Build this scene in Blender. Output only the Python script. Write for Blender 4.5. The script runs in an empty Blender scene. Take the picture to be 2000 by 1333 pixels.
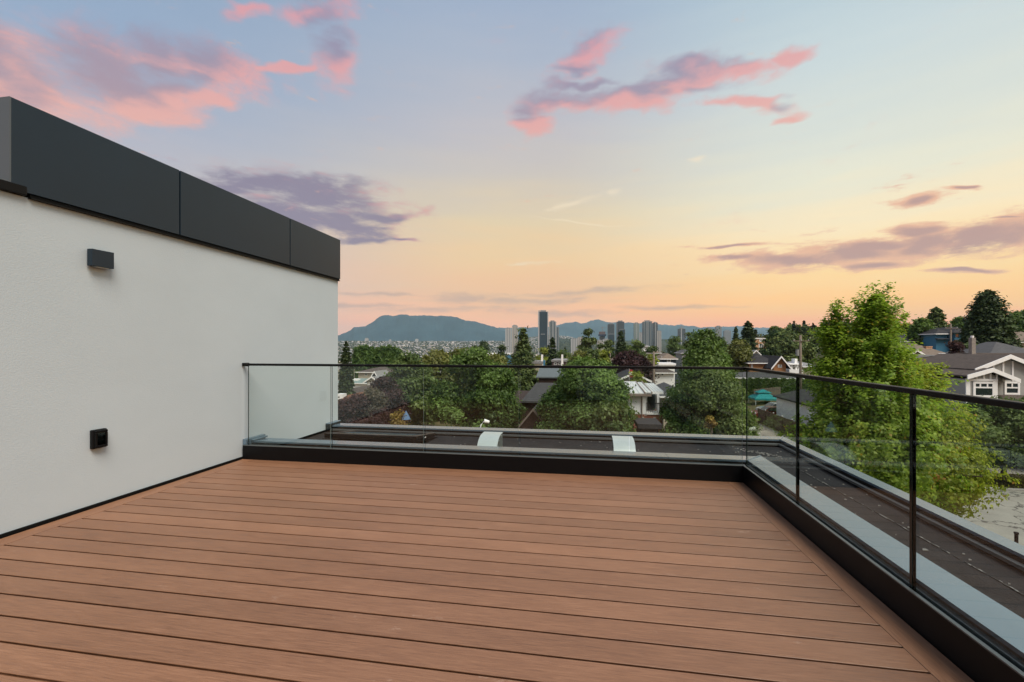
import bpy, math, random
import numpy as np
from math import radians as rad
SC = bpy.context.scene
COL = SC.collection
# ------------------------------------------------------------------ camera
F = 860.0; CX = 1000.0; HY = 677.0; H = 1.25; S_ = .1628; C_ = .98666
cam = bpy.data.cameras.new('camera'); cam.sensor_width = 36; cam.lens = F/2000*36
cam.shift_y = 10.5/2000; cam.clip_end = 60000; cam.clip_start = .05
co = bpy.data.objects.new('camera', cam); COL.objects.link(co)
co.location = (0, 0, H); co.rotation_euler = (rad(90), 0, math.asin(S_))
SC.camera = co
SC.view_settings.view_transform = 'Standard'; SC.view_settings.look = 'None'
SC.view_settings.exposure = 0.0; SC.view_settings.gamma = 1.0
SC.view_settings.use_curve_mapping = False
SC.cycles.max_bounces = 10; SC.cycles.transparent_max_bounces = 24
SC.cycles.caustics_reflective = False; SC.cycles.caustics_refractive = False

def ray(px, py):
    u = (px-CX)/F; v = (HY-py)/F
    return (-S_+u*C_, C_+u*S_, v)
def PT(px, py, t):
    r = ray(px, py); return (r[0]*t, r[1]*t, H+r[2]*t)
def PY(px, py, Y):
    r = ray(px, py); t = Y/r[1]; return (r[0]*t, Y, H+r[2]*t)
def PZ(px, py, z):
    r = ray(px, py); t = (z-H)/r[2]; return (r[0]*t, r[1]*t, z)
def lin(c):
    return tuple(((x/255)/12.92 if x/255 <= .04045 else ((x/255+.055)/1.055)**2.4) for x in c)

# ------------------------------------------------------------------ world
SUN_AZ = rad(146)     # to the right of and behind the view
SUN_EL = rad(54)
HAZE_D = .45/8200; HAZE_TOP = 720.0; HAZE_FAR = 14600.0
W = bpy.data.worlds.new('World'); SC.world = W; W.use_nodes = True
class G:                                   # small node-graph helper
    def __init__(s, nt): s.nt = nt; s.L = nt.links
    def n(s, t, **k):
        o = s.nt.nodes.new(t)
        for a, b in k.items(): setattr(o, a, b)
        return o
    def put(s, sock, v):
        if isinstance(v, bpy.types.NodeSocket): s.L.new(v, sock)
        else: sock.default_value = v
    def m(s, op, a, b=None, c=None, clamp=False):
        o = s.n('ShaderNodeMath', operation=op, use_clamp=clamp)
        s.put(o.inputs[0], a)
        if b is not None: s.put(o.inputs[1], b)
        if c is not None: s.put(o.inputs[2], c)
        return o.outputs[0]
    def v(s, op, a, b=None):
        o = s.n('ShaderNodeVectorMath', operation=op); s.put(o.inputs[0], a)
        if b is not None: s.put(o.inputs['Scale' if op == 'SCALE' else 1], b)
        return o.outputs['Value'] if op in ('LENGTH', 'DOT_PRODUCT') else o.outputs[0]
    def step(s, x, lo, hi, a=0.0, b=1.0, smooth=True):
        o = s.n('ShaderNodeMapRange', interpolation_type='SMOOTHSTEP' if smooth else 'LINEAR')
        s.put(o.inputs[0], x); s.put(o.inputs[1], lo); s.put(o.inputs[2], hi); s.put(o.inputs[3], a); s.put(o.inputs[4], b)
        return o.outputs[0]
    def mix(s, f, a, b, mode='MIX'):
        o = s.n('ShaderNodeMix', data_type='RGBA', blend_type=mode)
        s.put(o.inputs[0], f); s.put(o.inputs[6], a); s.put(o.inputs[7], b)
        return o.outputs[2]
    def noise(s, vec, scale, detail=4, rough=.5, dist=0, out=0):
        o = s.n('ShaderNodeTexNoise'); s.put(o.inputs['Vector'], vec)
        o.inputs['Scale'].default_value = scale; o.inputs['Detail'].default_value = detail
        o.inputs['Roughness'].default_value = rough; o.inputs['Distortion'].default_value = dist
        return o.outputs[out]
    def ramp(s, f, stops, interp='LINEAR'):
        o = s.n('ShaderNodeValToRGB'); o.color_ramp.interpolation = interp
        e = o.color_ramp.elements
        while len(e) < len(stops): e.new(1)
        for i, (p, c) in enumerate(stops):
            e[i].position = p; e[i].color = (*c[:3], 1)
        s.put(o.inputs[0], f); return o.outputs[0]
    def comb(s, x, y, z):
        o = s.n('ShaderNodeCombineXYZ'); s.put(o.inputs[0], x); s.put(o.inputs[1], y); s.put(o.inputs[2], z); return o.outputs[0]

def azel(px, py):
    u = (px-CX)/F; v = (HY-py)/F
    return math.atan(u), math.atan(v/math.sqrt(1+u*u))
g = G(W.node_tree); W.node_tree.nodes.clear()
tc = g.n('ShaderNodeTexCoord').outputs['Generated']
D = g.v('NORMALIZE', tc)
sep = g.n('ShaderNodeSeparateXYZ'); g.L.new(D, sep.inputs[0])
X, Y, Z = sep.outputs
# direction turned so that azimuth 0 is where the camera looks
xr = g.m('ADD', g.m('MULTIPLY', X, C_), g.m('MULTIPLY', Y, S_))
yr = g.m('ADD', g.m('MULTIPLY', X, -S_), g.m('MULTIPLY', Y, C_))
AZ = g.m('ARCTAN2', xr, yr); EL = g.m('ARCSINE', Z)
ELN = g.m('DIVIDE', EL, rad(60), clamp=True)
streakv = g.v('MULTIPLY', D, (1.0, 1.0, 9.0))
streak = g.m('SUBTRACT', g.noise(streakv, 3.2, 4, .55, 0), .5)
ELS = g.m('ADD', ELN, g.m('MULTIPLY', streak, .085), clamp=True)
def sramp(stops):
    # the haze box dims what lies behind it, so the sky itself is that much brighter near the horizon
    out = []
    for e, c in stops:
        c = lin((c[0], c[1], c[2]-(7 if e > 15 else 0))); T = math.exp(-HAZE_D*min(HAZE_FAR, HAZE_TOP/max(math.sin(rad(e)), 1e-3)))
        out.append((e/60, tuple(max(.02, (x-(1-T)*a)/T) for x, a in zip(c, (.20, .24, .27)))))
    return g.ramp(ELS, out)
SKL = sramp([(0,(202,158,150)),(4,(206,174,164)),(8,(208,184,178)),(12,(198,184,188)),(16,(188,184,198)),(21,(174,180,203)),(27,(152,172,205)),(34,(146,168,202)),(45,(138,160,198)),(60,(126,148,190))])
SKM = sramp([(0,(226,160,138)),(2.5,(230,172,140)),(6.4,(230,186,148)),(11.6,(236,202,156)),(16,(226,206,178)),(20.8,(207,198,194)),(26.4,(194,191,203)),(33.8,(174,184,208)),(40,(158,176,208)),(60,(128,150,192))])
SKR = sramp([(0,(236,160,122)),(2,(240,168,126)),(4.5,(246,194,132)),(8,(251,214,154)),(12.5,(250,230,190)),(17,(232,230,216)),(21,(221,225,221)),(28,(204,217,226)),(40,(168,194,218)),(60,(132,160,200))])
sa = g.m('SINE', AZ)
sky = g.mix(g.step(sa, -.72, 0.0, 1.0, 0.0), SKM, SKL)
sky = g.mix(g.step(sa, 0.05, .62), sky, SKR)
# loose cloud all round, thinner inside the part in view
wv0 = g.v('MULTIPLY', D, (1.0, 1.0, 2.2))
far = g.m('MULTIPLY', g.step(g.m('COSINE', AZ), .62, .42), g.step(EL, rad(3), rad(20)))
gen = g.m('MULTIPLY', g.step(g.noise(wv0, 4.0, 4, .6), .52, .72), g.m('MULTIPLY', far, .6))
sky0 = g.mix(gen, sky, (*lin((178,160,178)),1)); sky = sky0
# clouds: soft ellipses on the sphere of directions, broken up by noise
wv = g.v('MULTIPLY', D, (1.0, 1.0, 2.2))
warp = g.noise(wv, 5.5, 3, .6, 0, 1)
warp = g.v('SCALE', g.v('SUBTRACT', warp, (.5, .5, .5)), .16)
P0 = g.v('ADD', g.comb(AZ, EL, 0.0), g.v('MULTIPLY', warp, (1.0, .6, 0.0)))
fb = g.m('SUBTRACT', g.noise(wv, 8, 9, .70, .25), .5)
fb2 = g.m('SUBTRACT', g.noise(g.v('MULTIPLY', D, (1, 1, 4.0)), 13, 8, .70, .2), .5)
fb3 = g.m('SUBTRACT', g.noise(wv, 7.0, 3, .55, 0), .5)
def field(P, ells):                 # P = (azimuth, elevation, 0)
    acc = None; K = 2.0
    for (px, py, rx, ry, rot) in ells:
        cr, sr = math.cos(rad(rot)), math.sin(rad(rot))
        c = azel(px, py); a = azel(px+rx*cr, py-rx*sr); b = azel(px-ry*sr, py-ry*cr)
        RX = math.hypot(a[0]-c[0], a[1]-c[1])*K; RY = math.hypot(b[0]-c[0], b[1]-c[1])*K; an = math.atan2(a[1]-c[1], a[0]-c[0])
        o = g.n('ShaderNodeTexGradient', gradient_type='SPHERICAL'); g.L.new(P, o.inputs[0]); tm = o.texture_mapping
        tm.vector_type = 'TEXTURE'; tm.translation = (c[0], c[1], 0); tm.rotation = (0, 0, an); tm.scale = (RX, RY, 1)
        acc = o.outputs['Fac'] if acc is None else g.m('SMOOTH_MAX', acc, o.outputs['Fac'], .14)
    return g.m('MULTIPLY_ADD', acc, K, 1-K)
PINK = [(35,150,115,95,0),(215,160,95,95,10),(320,120,60,60,0),(300,200,95,35,5),(420,130,95,55,-15),(400,205,60,24,20),(480,8,50,16,0),(620,22,65,28,0),(655,112,42,58,-10),(565,128,60,9,0),
        (1160,98,62,28,30),(1320,168,110,24,14),(1160,192,110,22,6),(1085,190,90,24,5),(1036,228,32,24,0),(1225,185,95,27,14),(1270,200,55,18,0),(1375,143,100,30,0),(1460,140,60,20,8),(1545,110,52,14,25),(1150,156,60,10,0),(1455,208,80,12,-3),(1543,232,34,11,12)]
DARK = [(500,350,130,20,-3),(620,375,130,32,-10),(740,418,85,14,-6),(670,435,85,30,-15),(560,415,110,40,-12),(700,468,70,10,-4),(775,472,45,5,0)]
LOWR = [(1785,392,62,9,12),(1905,367,28,4,0),(1450,508,75,9,0),(1540,512,95,18,3),(1640,495,110,20,3),(1790,485,100,20,6),(1800,447,75,13,4),(1930,462,120,34,8),(1700,480,160,16,5),(1820,470,110,24,5),(1700,520,90,8,4),(1890,527,80,6,0),(1440,480,90,4,2),(1960,427,30,4,0),(2080,440,110,30,8)]
WISP = [(1350,310,32,9,14),(1190,374,26,9,8),(1110,398,90,12,18),(1040,515,60,5,5),(1130,436,150,4,-3)]
HAZY = [(730,575,110,4,0),(710,597,90,5,0),(910,583,60,11,0),(1010,590,110,8,0),(1130,572,150,7,4),(860,606,120,7,0),(1300,600,160,5,2),(1080,612,120,6,0)]
def dens(E, k, lo, hi, f): return g.step(g.m('ADD', E, g.m('MULTIPLY', f, k)), lo, hi)
# pink group: lit from below and from the right
E1 = field(P0, PINK)
d1 = dens(E1, 2.7, -.56, .62, fb)
E1b = field(g.v('ADD', P0, (.016, -.026, 0.0)), PINK)       # towards the glow: right and down
lit = g.step(g.m('ADD', g.m('MULTIPLY', E1b, -1.0), g.m('ADD', g.m('MULTIPLY', fb3, 2.0), g.m('MULTIPLY', fb, 2.6))), -.75, .55)
elf = g.step(EL, rad(19), rad(36))
body = g.mix(elf, (*lin((180,150,160)),1), (*lin((152,146,172)),1))
glow = g.mix(elf, (*lin((244,180,165)),1), (*lin((230,160,166)),1))
cc = g.mix(lit, body, glow)
sky = g.mix(g.m('MULTIPLY', d1, .88), sky, cc)
E2 = field(P0, DARK)
d2 = dens(E2, 2.6, -.5, .7, fb2)
lit2 = g.step(g.m('ADD', g.m('ADD', g.m('MULTIPLY', fb3, 1.6), g.m('MULTIPLY', fb2, 1.6)), g.m('MULTIPLY', g.m('SUBTRACT', .4, E2), .5)), .05, .75)
sky = g.mix(g.m('MULTIPLY', d2, .9), sky, g.mix(lit2, (*lin((138,126,150)),1), (*lin((214,158,160)),1)))
P3 = g.v('ADD', g.comb(AZ, EL, 0.0), g.v('MULTIPLY', warp, (1.0, .25, 0.0)))
E3 = field(P3, LOWR)
d3 = dens(E3, 3.4, -.50, .42, fb2)
edge3 = g.step(g.m('ADD', E3, g.m('MULTIPLY', fb, 1.8)), .0, .75)
sky = g.mix(g.m('MULTIPLY', d3, .93), sky, g.mix(edge3, (*lin((246,188,152)),1), (*lin((194,150,142)),1)))
E4 = field(P3, WISP); sky = g.mix(g.m('MULTIPLY', dens(E4, 2.0, .1, 1.0, fb2), .55), sky, (*lin((255,236,205)),1))
E5 = field(P3, HAZY); sky = g.mix(g.m('MULTIPLY', dens(E5, 3.0, -.5, 1.3, fb2), .5), sky, (*lin((172,150,146)),1))
nish = g.n('ShaderNodeTexSky', sky_type='NISHITA', sun_disc=False, sun_elevation=SUN_EL, sun_rotation=SUN_AZ-math.asin(S_))
bg1 = g.n('ShaderNodeBackground'); g.L.new(sky, bg1.inputs[0]); bg1.inputs[1].default_value = .97
bg0 = g.n('ShaderNodeBackground'); g.L.new(sky0, bg0.inputs[0]); bg0.inputs[1].default_value = .97
reg = g.m('MULTIPLY', g.m('GREATER_THAN', g.m('COSINE', AZ), .42), g.m('LESS_THAN', EL, rad(47)))
mxs = g.n('ShaderNodeMixShader'); g.L.new(reg, mxs.inputs[0]); g.L.new(bg0.outputs[0], mxs.inputs[1]); g.L.new(bg1.outputs[0], mxs.inputs[2])
bg2 = g.n('ShaderNodeBackground'); g.L.new(nish.outputs[0], bg2.inputs[0]); bg2.inputs[1].default_value = .003
ad = g.n('ShaderNodeAddShader'); g.L.new(mxs.outputs[0], ad.inputs[0]); g.L.new(bg2.outputs[0], ad.inputs[1])
wo = g.n('ShaderNodeOutputWorld'); g.L.new(ad.outputs[0], wo.inputs[0])
sun = bpy.data.lights.new('sun', 'SUN'); sun.energy = 4.2; sun.angle = rad(35); sun.color = (1, .90, .78)
so = bpy.data.objects.new('sun', sun); COL.objects.link(so)
sa_w = math.asin(S_)*-1 + SUN_AZ          # azimuth from +Y towards +X
sd = (math.sin(sa_w)*math.cos(SUN_EL), math.cos(sa_w)*math.cos(SUN_EL), math.sin(SUN_EL))
from mathutils import Vector
so.rotation_euler = Vector(sd).to_track_quat('Z', 'Y').to_euler()

# ------------------------------------------------------------------ materials
MATS = {}
def mat(name, col, rough=.6, metal=0., spec=.5, noise=0., nscale=6., bump=0., bscale=40., stretch=(1,1,1), coord='Object', col2=None):
    if name in MATS: return MATS[name]
    m = bpy.data.materials.new(name); m.use_nodes = True; g = G(m.node_tree)
    b = m.node_tree.nodes['Principled BSDF']
    b.inputs['Roughness'].default_value = rough; b.inputs['Metallic'].default_value = metal
    b.inputs['Specular IOR Level'].default_value = spec
    col = tuple(col)
    if noise or col2:
        t = g.n('ShaderNodeTexCoord').outputs[coord]
        t = g.v('MULTIPLY', t, stretch)
        nf = g.noise(t, nscale, 6, .6)
        c2 = col2 if col2 else tuple(c*(1-noise) for c in col)
        c1 = col if col2 else tuple(min(1, c*(1+noise)) for c in col)
        r = g.ramp(nf, [(.32, c2), (.68, c1)]); g.L.new(r, b.inputs['Base Color'])
    else: b.inputs['Base Color'].default_value = (*col, 1)
    if bump:
        t = g.v('MULTIPLY', g.n('ShaderNodeTexCoord').outputs[coord], stretch)
        bn = g.n('ShaderNodeBump'); bn.inputs['Strength'].default_value = bump; bn.inputs['Distance'].default_value = .02
        g.L.new(g.noise(t, bscale, 5, .6), bn.inputs['Height']); g.L.new(bn.outputs[0], b.inputs['Normal'])
    MATS[name] = m; return m

def wood_mat():
    m = bpy.data.materials.new('composite_board'); m.use_nodes = True; g = G(m.node_tree)
    b = m.node_tree.nodes['Principled BSDF']
    t = g.n('ShaderNodeTexCoord').outputs['Object']
    oi = g.n('ShaderNodeObjectInfo').outputs['Random']
    off = g.comb(g.m('MULTIPLY', oi, 37.0), g.m('MULTIPLY', oi, 11.0), 0.0)
    p = g.v('ADD', t, off)
    grain = g.noise(g.v('MULTIPLY', p, (7, 170, 4)), 1.0, 5, .6, .8)
    blot = g.noise(g.v('MULTIPLY', p, (1.2, 4, 1)), 1.0, 4, .6)
    f = g.m('ADD', g.m('MULTIPLY', grain, .68), g.m('MULTIPLY', blot, .32))
    c = g.ramp(f, [(.28, (.128, .058, .031)), (.5, (.232, .111, .058)), (.72, (.325, .167, .094))])
    tint = g.m('ADD', g.m('MULTIPLY', oi, .22), .89)
    c = g.mix(1.0, c, g.comb(tint, tint, tint), 'MULTIPLY')
    # pale scuffs here and there
    sc = g.noise(g.v('MULTIPLY', p, (5, 9, 1)), 1.0, 6, .7)
    gx = g.n('ShaderNodeNewGeometry').outputs['Position']
    sc2 = g.noise(gx, 1.7, 3, .6)
    k = g.m('MULTIPLY', g.step(sc, .62, .74), g.step(sc2, .42, .6))
    c = g.mix(g.m('MULTIPLY', k, .5), c, (.5, .36, .28, 1))
    g.L.new(c, b.inputs['Base Color'])
    g.put(b.inputs['Roughness'], g.step(grain, .3, .7, .36, .56, False))
    b.inputs['Specular IOR Level'].default_value = .55
    bn = g.n('ShaderNodeBump'); bn.inputs['Strength'].default_value = .25; bn.inputs['Distance'].default_value = .004
    g.L.new(grain, bn.inputs['Height']); g.L.new(bn.outputs[0], b.inputs['Normal'])
    return m
def glass_mat(name, tint, edge=False):
    m = bpy.data.materials.new(name); m.use_nodes = True; g = G(m.node_tree); m.node_tree.nodes.clear()
    tr = g.n('ShaderNodeBsdfTransparent'); tr.inputs[0].default_value = (*tint, 1)
    gl = g.n('ShaderNodeBsdfGlossy'); gl.inputs['Roughness'].default_value = .0; gl.inputs[0].default_value = (.93, 1, .98, 1)
    ge = g.n('ShaderNodeNewGeometry'); co_ = g.m('ABSOLUTE', g.v('DOT_PRODUCT', ge.outputs['Incoming'], ge.outputs['Normal']))
    fr = g.m('ADD', .032, g.m('MULTIPLY', .95, g.m('POWER', g.m('SUBTRACT', 1.0, co_), 5.0)))
    mx = g.n('ShaderNodeMixShader'); g.L.new(fr, mx.inputs[0]); g.L.new(tr.outputs[0], mx.inputs[1]); g.L.new(gl.outputs[0], mx.inputs[2])
    o = g.n('ShaderNodeOutputMaterial'); g.L.new(mx.outputs[0], o.inputs[0]); return m
def leaf_mat(name, dark, light, accent=None, acc=.0, trans=.35):
    m = bpy.data.materials.new(name); m.use_nodes = True; g = G(m.node_tree); m.node_tree.nodes.clear()
    a = g.n('ShaderNodeAttribute', attribute_name='tone').outputs['Fac']
    stops = [(0, dark), (.8, light)] 
    if accent: stops = [(0, dark), (.9-acc, light), (1-acc*.6, accent)]
    c = g.ramp(a, stops)
    ob = g.n('ShaderNodeTexCoord').outputs['Object']
    big = g.step(g.noise(ob, .7, 2, .5), .3, .7, .78, 1.2)
    c = g.mix(1.0, c, g.comb(big, big, big), 'MULTIPLY')
    di = g.n('ShaderNodeBsdfDiffuse'); g.L.new(c, di.inputs[0])
    tl = g.n('ShaderNodeBsdfTranslucent'); g.L.new(g.mix(1.0, c, (1.1, 1.2, .6, 1), 'MULTIPLY'), tl.inputs[0])
    mx = g.n('ShaderNodeMixShader'); mx.inputs[0].default_value = trans; g.L.new(di.outputs[0], mx.inputs[1]); g.L.new(tl.outputs[0], mx.inputs[2])
    gl = g.n('ShaderNodeBsdfGlossy'); gl.inputs['Roughness'].default_value = .45; gl.inputs[0].default_value = (.5, .5, .5, 1)
    m2 = g.n('ShaderNodeMixShader'); m2.inputs[0].default_value = .025; g.L.new(mx.outputs[0], m2.inputs[1]); g.L.new(gl.outputs[0], m2.inputs[2])
    o = g.n('ShaderNodeOutputMaterial'); g.L.new(m2.outputs[0], o.inputs[0]); return m

M_wood = wood_mat()
M_stucco = mat('white_stucco', (.47, .53, .565), .9, bump=.12, bscale=75, noise=.03, nscale=.9, stretch=(1, 1, 1.6))
M_clad = mat('charcoal_cladding', (.006, .018, .032), .36, 0, .42, noise=.1, nscale=1.2)
M_black = mat('black_metal', (.004, .004, .0045), .4, spec=.18)
M_blackm = mat('matt_black_trim', (.004, .004, .004), .7, spec=.12)
M_cope = mat('grey_metal_coping', (.19, .27, .34), .26, .6, noise=.05, nscale=3)
M_ledge = mat('grey_ledge_metal', (.12, .13, .13), .4, .4)
M_memb = mat('roof_membrane', (.018, .018, .019), 8.0*.1, spec=.2, noise=.35, nscale=5, bump=.5, bscale=60)
M_glass = glass_mat('clear_glass', (.955, .975, .962))
M_gedge = mat('glass_edge', (.006, .012, .010), .15)
M_gedge2 = mat('glass_edge_pale', (.16, .20, .19), .15)
M_galv = mat('pale_galvanised_metal', (.48, .54, .53), .42, .15, noise=.05, nscale=6)
M_galvs = mat('stippled_galvanised_side', (.10, .12, .12), .6, noise=.5, nscale=60)
M_white = mat('white_paint', (.82, .82, .80), .6, noise=.05, nscale=2)
M_dglass = mat('dark_window_glass', (.02, .03, .03), .05, spec=.9)
M_bark = mat('bark', (.10, .075, .055), .9, noise=.35, nscale=9, bump=.5, bscale=20)
M_pole = mat('weathered_wood_pole', (.16, .13, .10), .9, noise=.3, nscale=8)
M_conc = mat('concrete', (.30, .29, .26), .9, noise=.14, nscale=1.4, bump=.2, bscale=30)

# ------------------------------------------------------------------ mesh helpers
class MB:
    def __init__(s): s.v = []; s.f = []; s.mi = []; s.mats = []
    def mid(s, m):
        if m not in s.mats: s.mats.append(m)
        return s.mats.index(m)
    def poly(s, pts, m):
        b = len(s.v); s.v += [tuple(p) for p in pts]; s.f.append(tuple(range(b, b+len(pts)))); s.mi.append(s.mid(m)); return s
    def hexa(s, low, top, m):
        b = len(s.v); s.v += [tuple(p) for p in low]+[tuple(p) for p in top]; n = len(low)
        s.f.append(tuple(b+i for i in range(n))[::-1]); s.f.append(tuple(b+n+i for i in range(n)))
        for i in range(n): j = (i+1) % n; s.f.append((b+i, b+j, b+n+j, b+n+i))
        s.mi += [s.mid(m)]*(n+2); return s
    def box(s, x0, x1, y0, y1, z0, z1, m):
        if x0 > x1: x0, x1 = x1, x0
        if y0 > y1: y0, y1 = y1, y0
        if z0 > z1: z0, z1 = z1, z0
        return s.hexa([(x0,y0,z0),(x1,y0,z0),(x1,y1,z0),(x0,y1,z0)], [(x0,y0,z1),(x1,y0,z1),(x1,y1,z1),(x0,y1,z1)], m)
    def slab(s, top, th, m):           # top polygon extruded straight down
        return s.hexa([(p[0], p[1], p[2]-th) for p in top], top, m)
    def tube(s, pts, r, m, n=8, r2=None):
        P = [Vector(p) for p in pts]; rings = []
        for i, p in enumerate(P):
            d = (P[min(i+1, len(P)-1)]-P[max(i-1, 0)]).normalized()
            a = d.orthogonal().normalized() if abs(d.z) > .9 else d.cross(Vector((0,0,1))).normalized(); c = d.cross(a)
            k = i/max(1, len(P)-1); rr = r if r2 is None else r*(1-k)+r2*k
            b = len(s.v); rings.append(b)
            for j in range(n):
                an = 2*math.pi*j/n; q = p+a*math.cos(an)*rr+c*math.sin(an)*rr; s.v.append(tuple(q))
        for b0, b1 in zip(rings, rings[1:]):
            for j in range(n): k = (j+1) % n; s.f.append((b0+j, b0+k, b1+k, b1+j)); s.mi.append(s.mid(m))
        s.f.append(tuple(rings[0]+j for j in range(n))[::-1]); s.f.append(tuple(rings[-1]+j for j in range(n))); s.mi += [s.mid(m)]*2
        return s
    def mesh(s, name, off=(0,0,0)):
        me = bpy.data.meshes.new(name)
        o = off; me.from_pydata([(x-o[0], y-o[1], z-o[2]) for x, y, z in s.v], [], s.f)
        for m in s.mats: me.materials.append(m)
        me.polygons.foreach_set('material_index', s.mi); me.update(); return me
def props(o, label=None, cat=None, group=None, kind=None):
    if label: o['label'] = label
    if cat: o['category'] = cat
    if group: o['group'] = group
    if kind: o['kind'] = kind
    return o
def thing(name, loc, label, cat, group=None, kind=None):
    o = bpy.data.objects.new(name, None); o.empty_display_size = .2; COL.objects.link(o); o.location = loc
    return props(o, label, cat, group, kind)
def origin(o):
    v = Vector(o.location)
    while o.parent: o = o.parent; v += Vector(o.location)
    return v
def part(root, name, mb, bevel=0, smooth=False, kind=None, label=None):
    me = mb.mesh(name, origin(root)); o = bpy.data.objects.new(name, me); COL.objects.link(o); o.parent = root
    if bevel: add_bevel(o, bevel)
    if smooth: me.polygons.foreach_set('use_smooth', [True]*len(me.polygons))
    return props(o, label, kind=kind)
def add_bevel(o, w, seg=2):
    b = o.modifiers.new('bevel', 'BEVEL'); b.width = w; b.segments = seg; b.limit_method = 'ANGLE'
def single(name, mb, label=None, cat=None, group=None, kind=None, loc=None, bevel=0, smooth=False):
    if loc is None:
        a = np.array(mb.v); loc = ((a[:,0].min()+a[:,0].max())/2, (a[:,1].min()+a[:,1].max())/2, a[:,2].min())
    me = mb.mesh(name, loc); o = bpy.data.objects.new(name, me); o.location = loc; COL.objects.link(o)
    if bevel: add_bevel(o, bevel)
    if smooth: me.polygons.foreach_set('use_smooth', [True]*len(me.polygons))
    return props(o, label, cat, group, kind)

# ------------------------------------------------------------------ terrain
def smooth(x, a, b):
    k = np.clip((x-a)/(b-a), 0, 1); return k*k*(3-2*k)
RC = [0,45,70,100,150,200,300,400,650,900,1500,2000,2600,3300,4000,4500,6000,14000]
ZC = [-8.3,-8.3,-9,-10.5,-13,-15.5,-20,-25,-36,-42,-48,-44,-25,10,40,42,10,0]
RR = [0,62,85,110,160,250,400,700,1200,2000,14000]
ZR = [-8.3,-8.3,-6.6,-4.8,-2.2,1.0,4,2,-6,-10,0]
def ground_z(x, y):
    x = np.asarray(x, float); y = np.asarray(y, float)
    t = -S_*x+C_*y; l = C_*x+S_*y; r = np.hypot(x, y); a = np.degrees(np.arctan2(l, t))
    zc = np.interp(r, RC, ZC); zr = np.interp(r, RR, ZR)
    w = smooth(a, 18, 33)*smooth(-np.abs(a), -150, -100)
    z = zc*(1-w)+zr*w
    front = smooth(-np.abs(a), -110, -85)
    z = -8.3+(z+8.3)*front
    # wooded rise right of the middle and low bumps far off
    z = z + 95*np.exp(-((r-5200)/900)**2)*np.exp(-((a-5)/4.5)**2) + 60*np.exp(-((r-5600)/900)**2)*smooth(a, 8, 20)
    z = z + (r > 150)*np.sin(x*.013+1)*np.cos(y*.011)*np.minimum(r/900, 1)*2.5
    return z
def gz(x, y): return float(ground_z(x, y))
def build_ground():
    rs = np.concatenate([[0], np.linspace(3, 120, 40), np.geomspace(125, 14000, 110)])
    A = np.radians(np.concatenate([np.linspace(-180, -56, 32), np.linspace(-54, 54, 150), np.linspace(56, 176, 31)]))
    base = -math.asin(S_)
    V = []; 
    for r in rs:
        for a in A: V.append((r*math.sin(a+base), r*math.cos(a+base)))
    V = np.array(V); z = ground_z(V[:,0], V[:,1]); V = np.column_stack([V, z])
    n = len(A); Fc = []
    for i in range(len(rs)-1):
        for j in range(n):
            k = (j+1) % n
            Fc.append((i*n+j, i*n+k, (i+1)*n+k, (i+1)*n+j))
    me = bpy.data.meshes.new('ground'); me.from_pydata(V.tolist(), [], Fc)
    m = bpy.data.materials.new('ground'); m.use_nodes = True; g = G(m.node_tree); b = m.node_tree.nodes['Principled BSDF']
    p = g.n('ShaderNodeNewGeometry').outputs['Position']
    n1 = g.noise(p, .35, 6, .65); n2 = g.noise(p, .02, 6, .7); n3 = g.noise(p, 6, 4, .7)
    near = g.ramp(g.m('ADD', g.m('MULTIPLY', n1, .7), g.m('MULTIPLY', n3, .3)), [(.38, (.055,.062,.024)), (.55, (.13,.11,.055)), (.68, (.17,.14,.085))])
    farc = g.ramp(n2, [(.35, (.018,.03,.014)), (.5, (.035,.045,.022)), (.62, (.075,.07,.055))])
    r = g.v('LENGTH', p)
    g.L.new(g.mix(g.step(r, 70, 220), near, farc), b.inputs['Base Color']); b.inputs['Roughness'].default_value = .95; b.inputs['Specular IOR Level'].default_value = .1
    me.materials.append(m); me.update()
    me.polygons.foreach_set('use_smooth', [True]*len(me.polygons))
    o = bpy.data.objects.new('ground', me); COL.objects.link(o); props(o, 'dry grass and earth around the houses, falling away to the valley', kind='structure')
build_ground()

# roads
def road_mat(name, c, crack=True):
    m = bpy.data.materials.new(name); m.use_nodes = True; g = G(m.node_tree); b = m.node_tree.nodes['Principled BSDF']
    p = g.n('ShaderNodeNewGeometry').outputs['Position']
    n = g.m('ADD', g.m('MULTIPLY', g.noise(p, .5, 5, .6), .6), g.m('MULTIPLY', g.noise(p, 25, 3, .7), .4))
    col = g.ramp(n, [(.33, tuple(x*.72 for x in c)), (.66, tuple(x*1.15 for x in c))])
    wpn = g.v('ADD', p, g.v('SCALE', g.v('SUBTRACT', g.noise(p, .9, 4, .6, 0, 1), (.5,.5,.5)), 1.6))
    vo = g.n('ShaderNodeTexVoronoi', feature='DISTANCE_TO_EDGE'); g.L.new(wpn, vo.inputs['Vector']); vo.inputs['Scale'].default_value = .22
    k = g.step(vo.outputs[0], .004, .012, 1.0, 0.0)
    col = g.mix(g.m('MULTIPLY', k, .8), col, (.03,.03,.028,1))
    g.L.new(col, b.inputs['Base Color']); b.inputs['Roughness'].default_value = .9; b.inputs['Specular IOR Level'].default_value = .2
    bn = g.n('ShaderNodeBump'); bn.inputs['Strength'].default_value = .3; bn.inputs['Distance'].default_value = .02
    g.L.new(g.noise(p, 40, 3, .7), bn.inputs['Height']); g.L.new(bn.outputs[0], b.inputs['Normal'])
    return m
M_road = road_mat('pale_worn_asphalt', (.27, .265, .225)); M_lane = road_mat('lane_concrete', (.30, .27, .22))
mb = MB(); mb.box(6, 150, 21, 33.8, -8.6, -8.22, M_road); single('road', mb, 'pale worn asphalt street below the terrace', kind='structure')
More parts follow.
